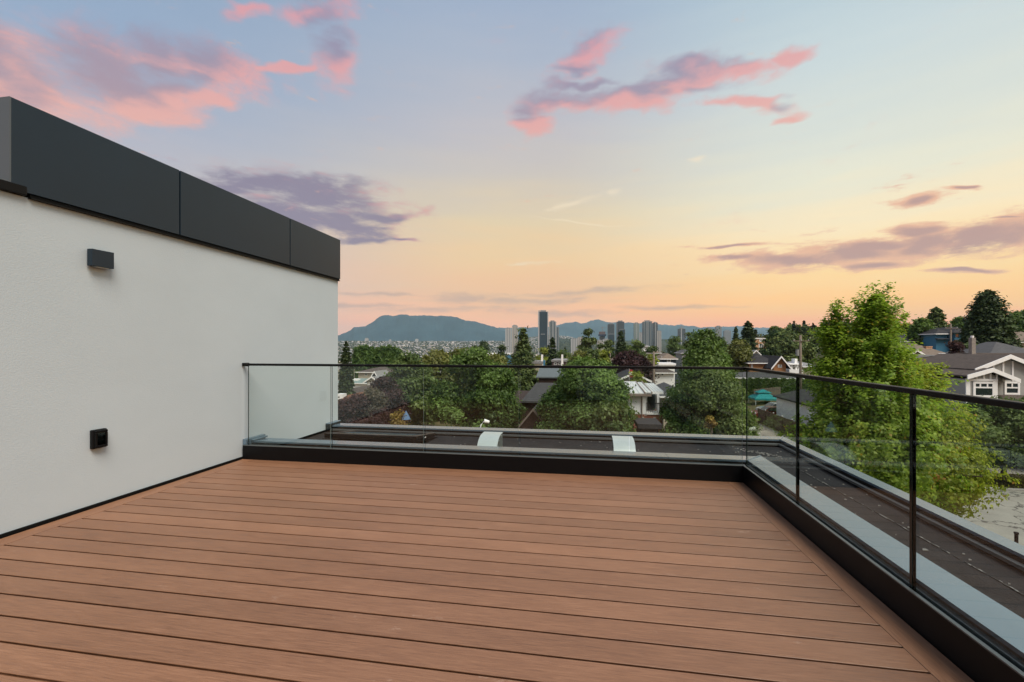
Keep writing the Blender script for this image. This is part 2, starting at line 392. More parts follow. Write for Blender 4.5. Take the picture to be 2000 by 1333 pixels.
mb = MB(); mb.box(17.4, 21.1, 34.3, 80, -8.6, -8.2, M_lane); single('lane', mb, 'concrete back lane beside the brown fence', kind='structure')
mb = MB(); mb.box(21.1, 150, 33.8, 34.05, -8.6, -8.1, M_conc); mb.box(6, 17.4, 33.8, 34.05, -8.6, -8.1, M_conc); single('kerb', mb, 'concrete kerb of the street', kind='structure', bevel=.02)
mb = MB(); mb.box(21.1, 150, 38.2, 39.7, -8.6, -8.16, M_conc); single('pavement', mb, 'concrete pavement in front of the grey house', kind='structure')

# ------------------------------------------------------------------ own building
XW = -3.77
own = thing('house', (0, -6, -8.3), 'modern house below the terrace with black edge trim', 'house')
mb = MB(); mb.box(-12, 2.36, -9, 5.97, -8.6, -.16, M_stucco); part(own, 'wall', mb)
tower = thing('stair_tower', (-7.5, 2, -.05), 'white stucco wall topped with charcoal cladding panels at the left of the deck', 'wall')
mb = MB()
mb.box(-11.5, XW, 2.43, 6.289, -.15, 2.27, M_stucco); mb.box(-11.5, XW, -7, 2.43, -.15, 2.27, M_stucco)
w = part(tower, 'wall', mb)
mb = MB(); mb.box(XW, 1.30, -1.95, -1.75, -.15, 2.27, M_stucco); part(tower, 'wall', mb)  # unseen rear wall, added to shade the deck front and cut glass reflections
mb = MB(); mb.box(XW, 1.32, -1.97, -1.73, 2.271, 2.34, M_black); part(tower, 'coping', mb)  # cap of the added rear wall
mb = MB(); mb.box(-2.6, -.2, -1.749, -1.70, .02, 2.12, M_black); dr_ = part(tower, 'added_rear_door', mb)  # door in the added rear wall, also out of view
mb = MB(); mb.box(-2.54, -1.43, -1.699, -1.69, .08, 2.06, M_dglass); mb2 = MB(); mb2.box(-1.37, -.26, -1.699, -1.69, .08, 2.06, M_dglass); part(dr_, 'pane', mb); part(dr_, 'pane', mb2)
edges = [2.335, 3.565, 5.13, 6.31]
for i in range(3):
    a, b = edges[i], edges[i+1]
    mb = MB(); mb.box(XW-.05, XW+.028, a+(.007 if i else 0), b-(.007 if i < 2 else 0), 2.295, 2.90, M_clad)
    part(tower, 'cladding_panel', mb, bevel=.002)
mb = MB(); mb.box(-11.5, XW-.056, 2.34, 6.305, 2.295, 2.899, M_blackm); part(tower, 'cladding_core', mb)
mb = MB(); mb.box(-11.5, XW+.028, 2.325, 2.334, 2.295, 2.90, mat('lit_end_cladding', (.085,.10,.11), .5)); part(tower, 'cladding_end', mb)  # same cladding in a lighter colour: light on the end face painted in
mb = MB(); mb.box(XW-.05, XW+.02, 2.44, 6.30, 2.272, 2.292, M_blackm); mb.box(XW-.05, XW+.03, 2.44, 6.305, 2.262, 2.269, M_black); part(tower, 'flashing', mb)
mb = MB(); mb.box(-11.5, XW+.035, -7, 2.415, 2.273, 2.335, M_black); mb.box(-11.5, XW+.02, -7, 2.41, 2.335, 2.345, M_ledge); part(tower, 'coping', mb, bevel=.004)
mb = MB(); mb.box(XW+.001, XW+.02, -7, 6.27, -.02, .022, M_blackm); part(tower, 'base_flashing', mb)
# wall light
wl = thing('wall_light', (XW, 2.89, 1.87), 'flat black rectangular up and down light high on the white wall', 'wall light')
mb = MB(); mb.box(XW+.012, XW+.06, 2.795, 2.955, 1.868, 1.998, M_clad); part(wl, 'housing', mb, bevel=.003)
mb = MB(); mb.box(XW, XW+.013, 2.82, 2.93, 1.885, 1.98, M_black); part(wl, 'mounting_plate', mb)
mb = MB(); mb.box(XW+.018, XW+.052, 2.83, 2.92, 1.864, 1.8675, M_galv); part(wl, 'lens', mb)
# outdoor socket cover
ob = thing('outlet_box', (XW, 2.87, .46), 'small black weatherproof outlet cover low on the white wall', 'outlet')
mb = MB(); mb.box(XW, XW+.035, 2.82, 2.925, .455, .603, M_black); part(ob, 'backbox', mb, bevel=.008)
mb = MB(); mb.box(XW+.035, XW+.05, 2.828, 2.917, .463, .48, M_black); mb.box(XW+.035, XW+.05, 2.828, 2.917, .578, .595, M_black)
mb.box(XW+.035, XW+.05, 2.828, 2.843, .48, .578, M_black); mb.box(XW+.035, XW+.05, 2.902, 2.917, .48, .578, M_black); part(ob, 'frame', mb, bevel=.003)
for z in (.50, .545):
    mb = MB(); mb.tube([(XW+.036, 2.873, z+.008), (XW+.041, 2.873, z+.008)], .017, M_dglass, 12); part(ob, 'socket', mb)
mb = MB(); mb.box(XW+.043, XW+.046, 2.845, 2.90, .482, .576, glass_mat('smoked_cover', (.55,.57,.58))); part(ob, 'cover', mb)
# deck
deck = thing('deck', (0, 0, -.03), 'reddish brown grooved composite terrace boards', None, kind='structure')
deck['label'] = 'reddish brown composite deck boards'
XL, XR, YB = -3.745, 1.437, 4.335
mb = MB(); pb = .14515; bw = .1332
def board_mesh(x0, x1, w, th=.024):
    b = MB(); c = .001
    g_ = .010; e = w/2       # grooved edges, as on hidden-clip boards
    prof = [(-e, -th), (e, -th), (e, -.017), (e-g_, -.016), (e-g_, -.0045), (e, -.0034), (e, -c), (e-c, 0), (-e+c, 0), (-e, -c), (-e, -.0034), (-e+g_, -.0045), (-e+g_, -.016), (-e, -.017)]
    n = len(prof); lo = [(x0, y, z) for y, z in prof]; hi = [(x1, y, z) for y, z in prof]
    b.hexa(lo, hi, M_wood); return b.mesh('board')
bm_ = board_mesh((XL+.14)-0, (XR-.133), bw)
k = 0; y = 3.956+pb/2+pb
while y > -2.6:
    if y+bw/2 < YB-.01:
        o = bpy.data.objects.new('board', bm_); COL.objects.link(o); o.parent = deck; o.location = (0, y, .03); k += 1
    y -= pb
ytop = YB-.006
def long_board(x0, x1, y0, y1):
    b = MB(); b.box(x0, x1, y0, y1, -.024, 0, M_wood); return b
def yboard(xc, w, y0, y1):
    me = board_mesh(y0, y1, w); o = bpy.data.objects.new('edge_board', me); COL.objects.link(o); o.parent = deck; o.rotation_euler = (0, 0, rad(90)); o.location = (xc, 0, .03); return o
yboard(XL+.0675, .131, -2.65, YB-.004); yboard(XR-.066, .128, -2.65, YB-.004)
topboard_y = 3.956-pb/2+pb*2
# board along the back
y2 = 3.956+pb*2+.0028
rem = YB-.004-y2
me = board_mesh(XL+.14, XR-.133, rem); o = bpy.data.objects.new('board', me); COL.objects.link(o); o.parent = deck; o.location = (0, y2+rem/2, .03)
mb = MB(); mb.box(XL, XR, -2.7, YB, -.14, -.045, M_blackm); part(deck, 'joist_frame', mb)

# lower roof membrane
mb = MB(); mb.box(-3.76, 2.40, 4.5, 6.0, -.15, -.008, M_memb); mb.box(1.6, 2.40, -8.9, 4.5, -.15, -.008, M_memb)
single('roof_membrane', mb, 'dark bitumen roof membrane outside the glass', kind='structure')
def jag(x0, y0, x1, y1, n, w, z, m, rng, gap=.0):
    b = MB()
    for i in range(n):
        if rng.random() < gap: continue
        a = i/n; c = (i+rng.uniform(.5, 1.0))/n
        xa = x0+(x1-x0)*a; xb = x0+(x1-x0)*c; ya = y0+(y1-y0)*a; yb = y0+(y1-y0)*c
        ww = w*rng.uniform(.4, 1.3); ox = rng.uniform(-1, 1)*w*.5
        dx, dy = (x1-x0), (y1-y0); l = math.hypot(dx, dy); nx, ny = -dy/l*ww/2, dx/l*ww/2
        b.slab([(xa+nx+ox, ya+ny, z), (xa-nx+ox, ya-ny, z), (xb-nx+ox, yb-ny, z), (xb+nx+ox, yb+ny, z)], .003, m)
    return b
rng = random.Random(4)
M_seam = mat('seam_bitumen', (.012,.012,.012), .5); M_spk = mat('pale_debris', (.22,.22,.205), .8)
seam = thing('membrane_seam', (2.2, 2.5, -.008), 'lapped membrane seam with pale worn flecks', None, kind='structure')
b = jag(2.16, 5.2, 2.24, -2, 90, .012, -.003, M_seam, rng); part(seam, 'seam_bead', b, kind='stuff')
b = jag(2.16, 5.0, 2.24, -2, 230, .007, -.001, M_spk, rng, .78); part(seam, 'fleck', b, kind='stuff')
b = MB()
for i in range(130):
    if i < 70: x = rng.uniform(1.75, 2.38); yy = rng.uniform(.5, 5.8)
    else: x = rng.uniform(-1.8, 2.2); yy = rng.uniform(4.9, 5.9)
    s = rng.uniform(.002, .009)*(1.7 if rng.random() < .15 else 1); b.slab([(x-s, yy-s*.5, 0), (x+s, yy-s*.6, .001), (x+s*.7, yy+s*.6, 0), (x-s*.5, yy+s*.5, .001)], .006, M_spk)
for i in range(60):
    x = 2.02+rng.gauss(0, .11); yy = 5.62-(x-2.0)*.9+rng.gauss(0, .05); s = rng.uniform(.004, .012)
    b.slab([(x-s, yy-s*.5, 0), (x+s, yy-s*.6, .002), (x+s*.7, yy+s*.6, 0), (x-s*.5, yy+s*.5, .002)], .007, M_spk)
for i in range(60):
    x = rng.uniform(.55, 1.25); yy = 5.3+rng.gauss(0, .03)-.02*x; s = rng.uniform(.003, .010)
    b.slab([(x-s, yy-s*.4, 0), (x+s, yy-s*.4, .001), (x+s*.7, yy+s*.4, 0), (x-s*.5, yy+s*.4, .001)], .006, M_spk)
single('roof_debris', b, 'pale flecks and dry leaf bits on the dark roof', kind='stuff')

# inner kerb that carries the glass
kerb = thing('roof_kerb', (1.5, 4.4, -.008), 'black kerb with grey metal coping that carries the glass', 'kerb wall')
mb = MB()   # core
mb.box(-3.75, 1.452, 4.352, 4.62, -.008, .105, M_blackm); mb.box(1.452, 1.70, -8.9, 4.62, -.008, .105, M_blackm)
part(kerb, 'core', mb)
mb = MB(); mb.box(-3.75, 1.44, 4.34, 4.352, -.03, .148, M_black); mb.box(1.44, 1.452, -2.7, 4.352, -.03, .148, M_black); part(kerb, 'fascia', mb)
mb = MB(); mb.box(-3.75, 1.441, 4.3365, 4.3545, .1485, .1545, M_ledge); mb.box(1.4375, 1.4555, -2.7, 4.3545, .149, .155, M_ledge); part(kerb, 'channel_lip', mb)
mb = MB(); mb.box(-3.75, 1.476, 4.392, 4.426, .106, .146, M_ledge); mb.box(1.492, 1.522-.004, -8.9, 4.40, .106, .146, M_ledge); part(kerb, 'ledge', mb, bevel=.002)
mb = MB(); mb.box(-3.75, 1.50, 4.427, 4.445, .106, .160, M_blackm); mb.box(1.519, 1.526, -8.9, 4.43, .106, .160, M_blackm); part(kerb, 'drip_edge', mb)
# copings: mitred lengths, slightly crowned
def coping_piece(x0, x1, ya, yb, za, zb, xm0=None, xm1=None, th=.018):
    b = MB(); xm0 = x0 if xm0 is None else xm0; xm1 = x1 if xm1 is None else xm1
    b.slab([(x0, ya, za), (x1, ya, za), (xm1, yb, zb), (xm0, yb, zb)], th, M_cope)
    b.slab([(xm0, yb, zb-.001), (xm1, yb, zb-.001), (xm1, yb+.003, zb-.001), (xm0, yb+.003, zb-.001)], .07, M_cope); return b
xs = [-3.72, -2.30, -.745, .80, 1.505]
for i in range(4):
    x0, x1 = xs[i], xs[i+1]-.003
    last = i == 3
    part(kerb, 'coping', coping_piece(x0, x1, 4.44, 4.66, .182, .170, None, 1.70 if last else None))
def coping_y(x0, x1, y0, y1, ym1, za, zb, th=.018):
    b = MB(); b.slab([(x0, y0, za), (x1, y0, zb), (x1, ym1, zb), (x0, y1, za)], th, M_cope)
    b.slab([(x1, y0, zb-.001), (x1+.003, y0, zb-.001), (x1+.003, ym1, zb-.001), (x1, ym1, zb-.001)], .07, M_cope); return b
part(kerb, 'coping', coping_y(1.508, 1.703, 1.001, 4.434, 4.66, .182, .178)); part(kerb, 'coping', coping_y(1.508, 1.703, -8.9, .998, .998, .182, .178))
mb = MB(); mb.slab([(1.497, 4.434, .1875), (1.507, 4.430, .1875), (1.71, 4.665, .184), (1.70, 4.668, .184)], .01, M_cope); part(kerb, 'corner_seam', mb)
mb = MB(); mb.box(-3.768, -3.72, 4.36, 4.66, .10, .215, M_cope); mb.box(-3.72, -3.69, 4.43, 4.66, .183, .2, M_cope); part(kerb, 'end_flashing', mb, bevel=.004)
# outer parapet
par = thing('parapet', (2.4, 6.1, -.15), 'low outer roof parapet with black face and grey metal coping', 'parapet')
mb = MB(); mb.box(-3.75, 2.42, 6.0, 6.20, -.15, .058, M_blackm); mb.box(2.42, 2.52, -8.9, 6.20, -.15, .058, M_blackm); part(par, 'core', mb)
mb = MB(); mb.box(-3.75, 2.385, 5.965, 5.999, .010, .034, M_ledge); mb.box(2.385, 2.419, -8.9, 5.999, .010, .034, M_ledge); part(par, 'ledge', mb, bevel=.002)
mb = MB(); mb.box(-3.75, 2.40, 5.982, 5.9995, -.15, .009, M_blackm); mb.box(2.40, 2.4195, -8.9, 5.9995, -.15, .009, M_blackm); part(par, 'upstand', mb)
M = M_cope
mb = MB(); mb.slab([(-3.74, 6.01, .080), (2.422, 6.01, .080), (2.545, 6.23, .074), (-3.74, 6.23, .074)], .02, M); part(par, 'coping', mb)
mb = MB(); mb.slab([(2.425, -8.9, .080), (2.548, -8.9, .076), (2.548, 6.228, .076), (2.425, 6.008, .080)], .02, M); part(par, 'coping', mb)
mb = MB(); mb.slab([(2.414, 6.004, .086), (2.430, 6.0, .086), (2.556, 6.236, .082), (2.54, 6.24, .082)], .012, M); part(par, 'corner_seam', mb)
mb = MB(); mb.box(-3.765, -3.70, 5.95, 6.24, -.0, .105, M_blackm); mb.box(-3.765, -3.69, 5.95, 6.24, .105, .118, M); part(par, 'end_flashing', mb, bevel=.004)

# balustrade
bal = thing('balustrade', (1.46, 4.37, .12), 'frameless clear glass railing with slim black top rail', 'railing')
def pane(x0, x1, y0, y1, along, e0=None, e1=None):
    b = MB(); e0 = e0 or M_gedge; e1 = e1 or M_gedge
    z0, z1 = .118, 1.035
    v = [(x0,y0,z0),(x1,y0,z0),(x1,y1,z0),(x0,y1,z0),(x0,y0,z1),(x1,y0,z1),(x1,y1,z1),(x0,y1,z1)]
    b.v = v; gm, d0, d1 = b.mid(M_glass), b.mid(M_gedge), b.mid(M_gedge2)
    fs = [((0,3,2,1), d0), ((4,5,6,7), d0), ((0,1,5,4), gm if along == 'x' else d0), ((1,2,6,5), d1 if along == 'x' else gm), ((2,3,7,6), gm if along == 'x' else d0), ((3,0,4,7), d0 if along == 'x' else gm)]
    b.f = [f for f, _ in fs]; b.mi = [m for _, m in fs]
    part(bal, 'glass_panel', b)
jx = [-3.70, -2.694, -1.644, -.643, .424, 1.447]
for i in range(5): pane(jx[i]+(.008 if i else 0), jx[i+1]-.008, 4.362, 4.374, 'x')
jy = [4.352, 3.363, 2.268, 1.17, .07, -1.03, -2.13]
for i in range(6): pane(1.463, 1.476, jy[i+1]+.008, jy[i]-.008, 'y')
for i in range(1, 5):
    mb = MB(); mb.box(jx[i]-.012, jx[i]+.012, 4.358, 4.378, .118, .150, M_blackm); part(bal, 'joint_clamp', mb)
mb = MB(); mb.box(-3.715, 1.452, 4.353, 4.383, 1.035, 1.060, M_black); part(bal, 'top_rail', mb, bevel=.004)
mb = MB(); mb.box(1.4525, 1.486, -2.2, 4.383, 1.035, 1.060, M_black); part(bal, 'top_rail', mb, bevel=.004)
mb = MB(); mb.tube([(-3.735, 4.368, 1.0475), (-3.70, 4.368, 1.0475)], .021, M_black, 14); part(bal, 'end_cap', mb, smooth=True)
mb = MB(); mb.box(-3.768, -3.735, 4.35, 4.386, 1.03, 1.066, M_black); part(bal, 'wall_bracket', mb, bevel=.004)
for yy in jy[1:]:
    mb = MB(); mb.box(1.461, 1.478, yy-.008, yy+.008, .118, 1.034, M_gedge); part(bal, 'joint_strip', mb)
for yy in (2.22, 2.30):
    pass

# skylight
sk = thing('skylight', (-2.6, 5.5, -.008), 'low black framed skylight with reflecting glass on the dark roof', 'skylight')
def skz(y): return .15+(y-5.11)/(5.83-5.11)*(.057-.15)
def skbox(x0, x1, y0, y1, dz0, dz1, m):
    b = MB(); b.hexa([(x0,y0,skz(y0)+dz0),(x1,y0,skz(y0)+dz0),(x1,y1,skz(y1)+dz0),(x0,y1,skz(y1)+dz0)], [(x0,y0,skz(y0)+dz1),(x1,y0,skz(y0)+dz1),(x1,y1,skz(y1)+dz1),(x0,y1,skz(y1)+dz1)], m); return b
mb = MB(); mb.hexa([(-3.17,5.18,-.01),(-2.12,5.18,-.01),(-2.12,5.77,-.01),(-3.17,5.77,-.01)], [(-3.17,5.18,.085),(-2.12,5.18,.085),(-2.12,5.77,.01),(-3.17,5.77,.01)], M_blackm); part(sk, 'kerb', mb)
a = skbox(-3.25, -2.03, 5.11, 5.19, -.055, 0, M_black); part(sk, 'frame', a, bevel=.004)
a = skbox(-3.25, -2.03, 5.75, 5.83, -.045, 0, M_black); part(sk, 'frame', a, bevel=.004)
a = skbox(-3.25, -3.17, 5.192, 5.748, -.05, 0, M_black); part(sk, 'frame', a, bevel=.004)
a = skbox(-2.11, -2.03, 5.192, 5.748, -.05, 0, M_black); part(sk, 'frame', a, bevel=.004)
a = skbox(-3.17, -2.11, 5.192, 5.748, -.02, -.006, M_dglass); part(sk, 'pane', a)
a = skbox(-3.27, -2.01, 5.09, 5.85, -.064, -.057, M_black); part(sk, 'flashing', a)
mb = MB(); mb.box(-2.029, -2.026, 5.40, 5.44, .070, .084, M_white); part(sk, 'sticker', mb)

# roof vents
def vent(cx, label, wid=.215):
    r = thing('roof_vent', (cx, 5.0, -.008), label, 'roof vent', 'roof vents on the dark roof')
    n = 9; pr = []
    for i in range(n+1):
        a = rad(90)*i/n; pr.append((5.03-.27*math.sin(a), .02+.208*math.cos(a)))
    prof = [(5.16, .228)]+pr
    x0, x1 = cx-wid/2, cx+wid/2
    b = MB()
    for (ya, za), (yb, zb) in zip(prof, prof[1:]):
        b.hexa([(x0-.006,ya,za-.006),(x1+.006,ya,za-.006),(x1+.006,yb+.004,zb-.006),(x0-.006,yb+.004,zb-.006)], [(x0-.006,ya,za),(x1+.006,ya,za),(x1+.006,yb,zb),(x0-.006,yb,zb)], M_galv)
    part(r, 'hood', b)
    for x in (x0, x1):
        b = MB(); inner = [(yy, zz-.008) for yy, zz in prof]; pts = inner+[(5.16, .0)]
        b.hexa([(x-.0025, yy, zz) for yy, zz in pts], [(x+.0025, yy, zz) for yy, zz in pts], M_galvs); part(r, 'side', b)
    b = MB(); b.box(x0+.003, x1-.003, 5.15, 5.156, 0, .22, M_galvs); part(r, 'back', b)
    b = MB(); b.box(x0-.05, x1+.05, 4.74, 5.2, -.007, -.002, M_ledge); part(r, 'base_flange', b)
    for x in (x0-.008, x1+.008):
        for k in (1, 4, 6, 8):
            yy, zz = prof[k]; b = MB(); b.tube([(x-.003, yy+.012, zz-.02), (x+.003, yy+.012, zz-.02)], .005, M_galv, 8); part(r, 'screw', b)
vent(-1.075, 'pale curved metal hood vent on the roof, the left one by the skylight')
vent(.42, 'pale curved metal hood vent on the roof, the right one nearer the corner')

# ------------------------------------------------------------------ foliage
def leafmesh(name, C, N, size, tone, m, elong=1.5, seed=0, extra=None, droop=0.):
    rs = np.random.RandomState(seed); n = len(C)
    N = N/np.maximum(np.linalg.norm(N, axis=1, keepdims=True), 1e-6)
    R = rs.randn(n, 3); R[:, 2] -= droop*2
    A = np.cross(N, R); A /= np.maximum(np.linalg.norm(A, axis=1, keepdims=True), 1e-6)
    B = np.cross(N, A)
    s = (size*rs.uniform(.6, 1.3, n))[:, None]
    fold = N*s*.18
    V = np.empty((n, 4, 3)); V[:, 0] = C+A*s*elong*.5; V[:, 1] = C+B*s*.42+fold; V[:, 2] = C-A*s*elong*.5; V[:, 3] = C-B*s*.42+fold
    me = bpy.data.meshes.new(name); me.vertices.add(n*4); me.vertices.foreach_set('co', V.ravel())
    me.loops.add(n*4); me.loops.foreach_set('vertex_index', np.arange(n*4, dtype=np.int32))
    me.polygons.add(n); me.polygons.foreach_set('loop_start', np.arange(0, n*4, 4, dtype=np.int32))
    at = me.attributes.new('tone', 'FLOAT', 'FACE'); at.data.foreach_set('value', tone.astype(np.float32))
    me.materials.append(m); me.update(calc_edges=True); return me
PROF = {
 'round': lambda h: np.sqrt(np.clip(1-(2*h-.9)**2/1.21, 0, 1)),
 'dome': lambda h: np.clip(1-h**2.6, 0, 1)**.55*(.75+.25*np.clip(h*5, 0, 1)),
 'egg': lambda h: np.clip(np.sin(np.pi*np.clip(h, 0, 1)**.75), 0, 1)**.8,
 'cone': lambda h: np.clip(1-h, 0, 1)**.8*(.7+.3*np.clip(h*6, 0, 1)),
 'maple': lambda h: np.clip(np.where(h < .35, .72+.8*h, 1.0)*np.clip((1-h)/.62, 0, 1)**.85, 0.03, 1),
 'skirt': lambda h: np.where(h < .25, .8+.8*h, np.clip(1-(h-.25)/.75, 0, 1)**.6),
 'column': lambda h: np.clip(1-h**3, 0, 1)**.6*np.clip(h*4+.5, 0, 1),
}
def broad(name, R, Hc, z0, prof, nl, ncl, lpc, leaf, m, seed, cr=.35, lob=.42, ecc=1., trans=None):
    rs = np.random.RandomState(seed)
    h = rs.beta(1.15, 1.15, nl); th = rs.uniform(0, 2*np.pi, nl)+np.arange(nl)*2.399
    pr = PROF[prof](h)*R; rl = lob*R*(.55+.6*rs.rand(nl))*(.45+.55*pr/R)
    rad_ = np.maximum(pr-rl*.8, 0)*np.where(rs.rand(nl) < .25, rs.rand(nl), 1)
    L = np.stack([np.cos(th)*rad_, np.sin(th)*rad_*ecc, z0+h*Hc], 1)
    tl = rs.normal(0, .16, nl)
    idx = rs.choice(nl, ncl, p=(rl**2)/np.sum(rl**2))
    d = rs.randn(ncl, 3); d[:, 2] += .35; d[:, :2] += .5*L[idx, :2]/np.maximum(np.linalg.norm(L[idx, :2], axis=1, keepdims=True), .01); d /= np.linalg.norm(d, axis=1, keepdims=True)
    C = L[idx]+d*(rl[idx]*rs.uniform(.72, 1.08, ncl))[:, None]*np.array([1, 1, .8])
    C[:, 2] = np.minimum(C[:, 2], z0+Hc*1.02)
    tcl = tl[idx]+rs.normal(0, .10, ncl)
    P = np.repeat(C, lpc, 0)+rs.randn(ncl*lpc, 3)*cr*np.array([1, 1, .6])
    N = np.repeat(d, lpc, 0)+rs.randn(ncl*lpc, 3)*.55+np.array([0, 0, .35])
    tone = np.clip(.45+np.repeat(tcl, lpc)*1.15+rs.normal(0, .10, ncl*lpc), 0, 1)
    # accents come in small sprays
    return leafmesh(name, P, N, leaf, tone, m, seed=seed), L
def sprays(name, R, Hc, z0, prof, nb, twigs, lpc, leaf, m, seed, cr=.2):
    rs = np.random.RandomState(seed); C = []; T = []; L = []
    for i in range(nb):
        h = rs.beta(1.1, 1.25); th = i*2.399+rs.normal(0, .3); r = PROF[prof](np.array(h))*R*rs.uniform(.62, 1.1)
        if rs.rand() < .25: r *= rs.rand()
        tip = np.array([math.cos(th)*r, math.sin(th)*r, z0+h*Hc]); st = np.array([0, 0, max(z0*.6, tip[2]-r*rs.uniform(.9, 1.5)-.08*Hc)])
        L.append(tip); tn = rs.normal(0, .13)
        for w in range(twigs):
            tt = tip+rs.randn(3)*np.array([.13, .13, .10])*R*(w > 0)
            ns = rs.randint(4, 7)
            for q in range(ns):
                f = .45+.55*(q+rs.rand()*.6)/ns; p = st+(tt-st)*f; p[2] += -.10*R*math.sin(f*3.14)*.5
                C.append(np.append(p, 1.25-f*.75)); T.append(tn+.10*(f-.7))
    C = np.array(C); T = np.array(T); n = len(C)
    P = np.repeat(C[:, :3], lpc, 0)+rs.randn(n*lpc, 3)*cr*np.repeat(C[:, 3:], lpc, 0)*np.array([1, 1, .8])
    out = np.repeat(C[:, :3]-np.array([0, 0, z0+.3*Hc]), lpc, 0); out /= np.maximum(np.linalg.norm(out, axis=1, keepdims=True), .1)
    N = out*.9+rs.randn(n*lpc, 3)*.45+np.array([0, 0, .4])
    tone = np.clip(.5+np.repeat(T, lpc)+rs.normal(0, .17, n*lpc), 0, 1)
    return leafmesh(name, P, N, leaf, tone, m, elong=1.3, seed=seed), np.array(L)
def conifer(name, R, Ht, z0, nlev, nbr, leaf, m, seed, droop=.35, dens=6, sharp=.85, lpc=10):
    nbr = int(nbr*1.3); lpc = int(lpc*1.2)
    rs = np.random.RandomState(seed); C = []; T = []; Nn = []
    for i in range(nlev):
        h = (i+rs.rand()*.6)/nlev; Lr = R*(1-h)**sharp*(.75+.25*min(1, h*8+.2))
        k = max(4, int(nbr*(1-h)**.6+3)); a0 = rs.rand()*6.3
        for j in range(k):
            a = a0+j*2*np.pi/k+rs.normal(0, .2); ll = Lr*rs.uniform(.72, 1.12); tn = rs.normal(0, .13)
            ns = max(1, int(dens*ll/R+1))
            for q in range(ns):
                f = (q+rs.rand())/ns; f = .15+.85*f; rr = ll*f
                C.append((np.cos(a)*rr, np.sin(a)*rr, z0+h*Ht-droop*rr*f+(f > .8)*.04*R)); T.append(tn+.12*(f-.6)); Nn.append((np.cos(a)*.4, np.sin(a)*.4, 1))
    C = np.array(C); T = np.array(T); Nn = np.array(Nn); n = len(C)
    sp = R*.085
    P = np.repeat(C, lpc, 0)+rs.randn(n*lpc, 3)*sp*np.array([1, 1, .55]); N = np.repeat(Nn, lpc, 0)+rs.randn(n*lpc, 3)*.5
    tone = np.clip(.42+np.repeat(T, lpc)+rs.normal(0, .15, n*lpc), 0, 1)
    tip = rs.randn(lpc*6, 3)*np.array([.03*R, .03*R, .015*Ht])+np.array([0, 0, z0+Ht*.985]); P = np.vstack([P, tip]); N = np.vstack([N, rs.randn(lpc*6, 3)]); tone = np.append(tone, np.full(lpc*6, .4))
    return leafmesh(name, P, N, leaf, tone, m, elong=2.0, seed=seed)
def wood(R, Ht, z0c, L, r, seed, m=None, nl=12):
    rs = random.Random(seed); b = MB(); m = m or M_bark
    pts = [(0, 0, -.4), (0, 0, z0c*.5), (rs.uniform(-.1, .1), rs.uniform(-.1, .1), z0c), (rs.uniform(-.2, .2), 0, z0c+Ht*.45), (0, 0, z0c+Ht*.85)]
    b.tube(pts, r, m, 9, r*.15)
    if L is not None:
        for k in range(min(nl, len(L))):
            e = L[k]; zs = max(z0c*.6, min(e[2]-.25*math.hypot(e[0], e[1])-.3, z0c+Ht*.7))
            b.tube([(0, 0, zs), (e[0]*.45, e[1]*.45, zs+(e[2]-zs)*.6), tuple(e)], r*.38, m, 6, r*.06)
    return b
LEAF = dict(
 maple=leaf_mat('maple_leaves', (.10,.19,.026), (.36,.48,.07), (.42,.33,.06), .03, .5),
 maple2=leaf_mat('turning_maple_leaves', (.13,.195,.026), (.42,.46,.065), (.46,.25,.06), .08, .5),
 chestnut=leaf_mat('dark_broad_leaves', (.036,.070,.018), (.165,.255,.065)),
 chestnut2=leaf_mat('mid_broad_leaves', (0.048,0.085,0.028), (0.177,0.239,0.076)),
 olive=leaf_mat('olive_leaves', (0.068,0.089,0.024), (0.196,0.205,0.062)),
 purple=leaf_mat('purple_plum_leaves', (0.025,0.014,0.016), (0.096,0.053,0.053)),
 dusty=leaf_mat('dusty_leaves', (0.062,0.056,0.040), (0.186,0.163,0.124)),
 poplar=leaf_mat('poplar_leaves', (0.044,0.096,0.025), (0.142,0.231,0.060)),
 lime=leaf_mat('yellow_green_leaves', (0.109,0.147,0.023), (0.295,0.333,0.062)),
 fir=leaf_mat('fir_needles', (0.021,0.040,0.021), (0.091,0.125,0.048), trans=.15),
 fir2=leaf_mat('cedar_needles', (0.036,0.069,0.025), (0.142,0.181,0.056), trans=.15),
 rust=leaf_mat('rust_leaves', (0.139,0.085,0.023), (0.310,0.232,0.062)),
)
def link_child(root, name, me, loc=(0,0,0)):
    o = bpy.data.objects.new(name, me); COL.objects.link(o); o.parent = root; o.location = loc; return o
def tree(px, topy, wpx, t, label, kind='broad', prof='dome', m='chestnut', cb=.12, leaf=.2, nl=30, ncl=900, lpc=22, seed=1, cr=.32, name=None, cat='tree', group=None, lob=.42, droop=.35, sharp=.85, nlev=26, nbr=9, ecc=1., base=None, dens=6):
    x, y, zt = PT(px, topy, t); zb = gz(x, y) if base is None else base; Ht = zt-zb; R = wpx/2/F*t
    r = thing(name or ('conifer_tree' if kind == 'conifer' else 'broadleaf_tree'), (x, y, zb), label, cat, group)
    if kind == 'conifer':
        me = conifer('foliage', R, Ht*(1-cb), Ht*cb, nlev, nbr, leaf, LEAF[m], seed, droop, dens, sharp, lpc); L = None
    elif kind == 'sprays':
        me, L = sprays('foliage', R, Ht*(1-cb), Ht*cb, prof, nl, ncl, lpc, leaf, LEAF[m], seed, cr)
    else:
        me, L = broad('foliage', R, Ht*(1-cb), Ht*cb, prof, nl, ncl, lpc, leaf, LEAF[m], seed, cr, lob, ecc)
    link_child(r, 'crown', me)
    b = wood(R, Ht*(1-cb), Ht*cb, L, max(.06, min(.035*Ht, .3)), seed); me2 = b.mesh('trunk'); link_child(r, 'trunk', me2)
    return r

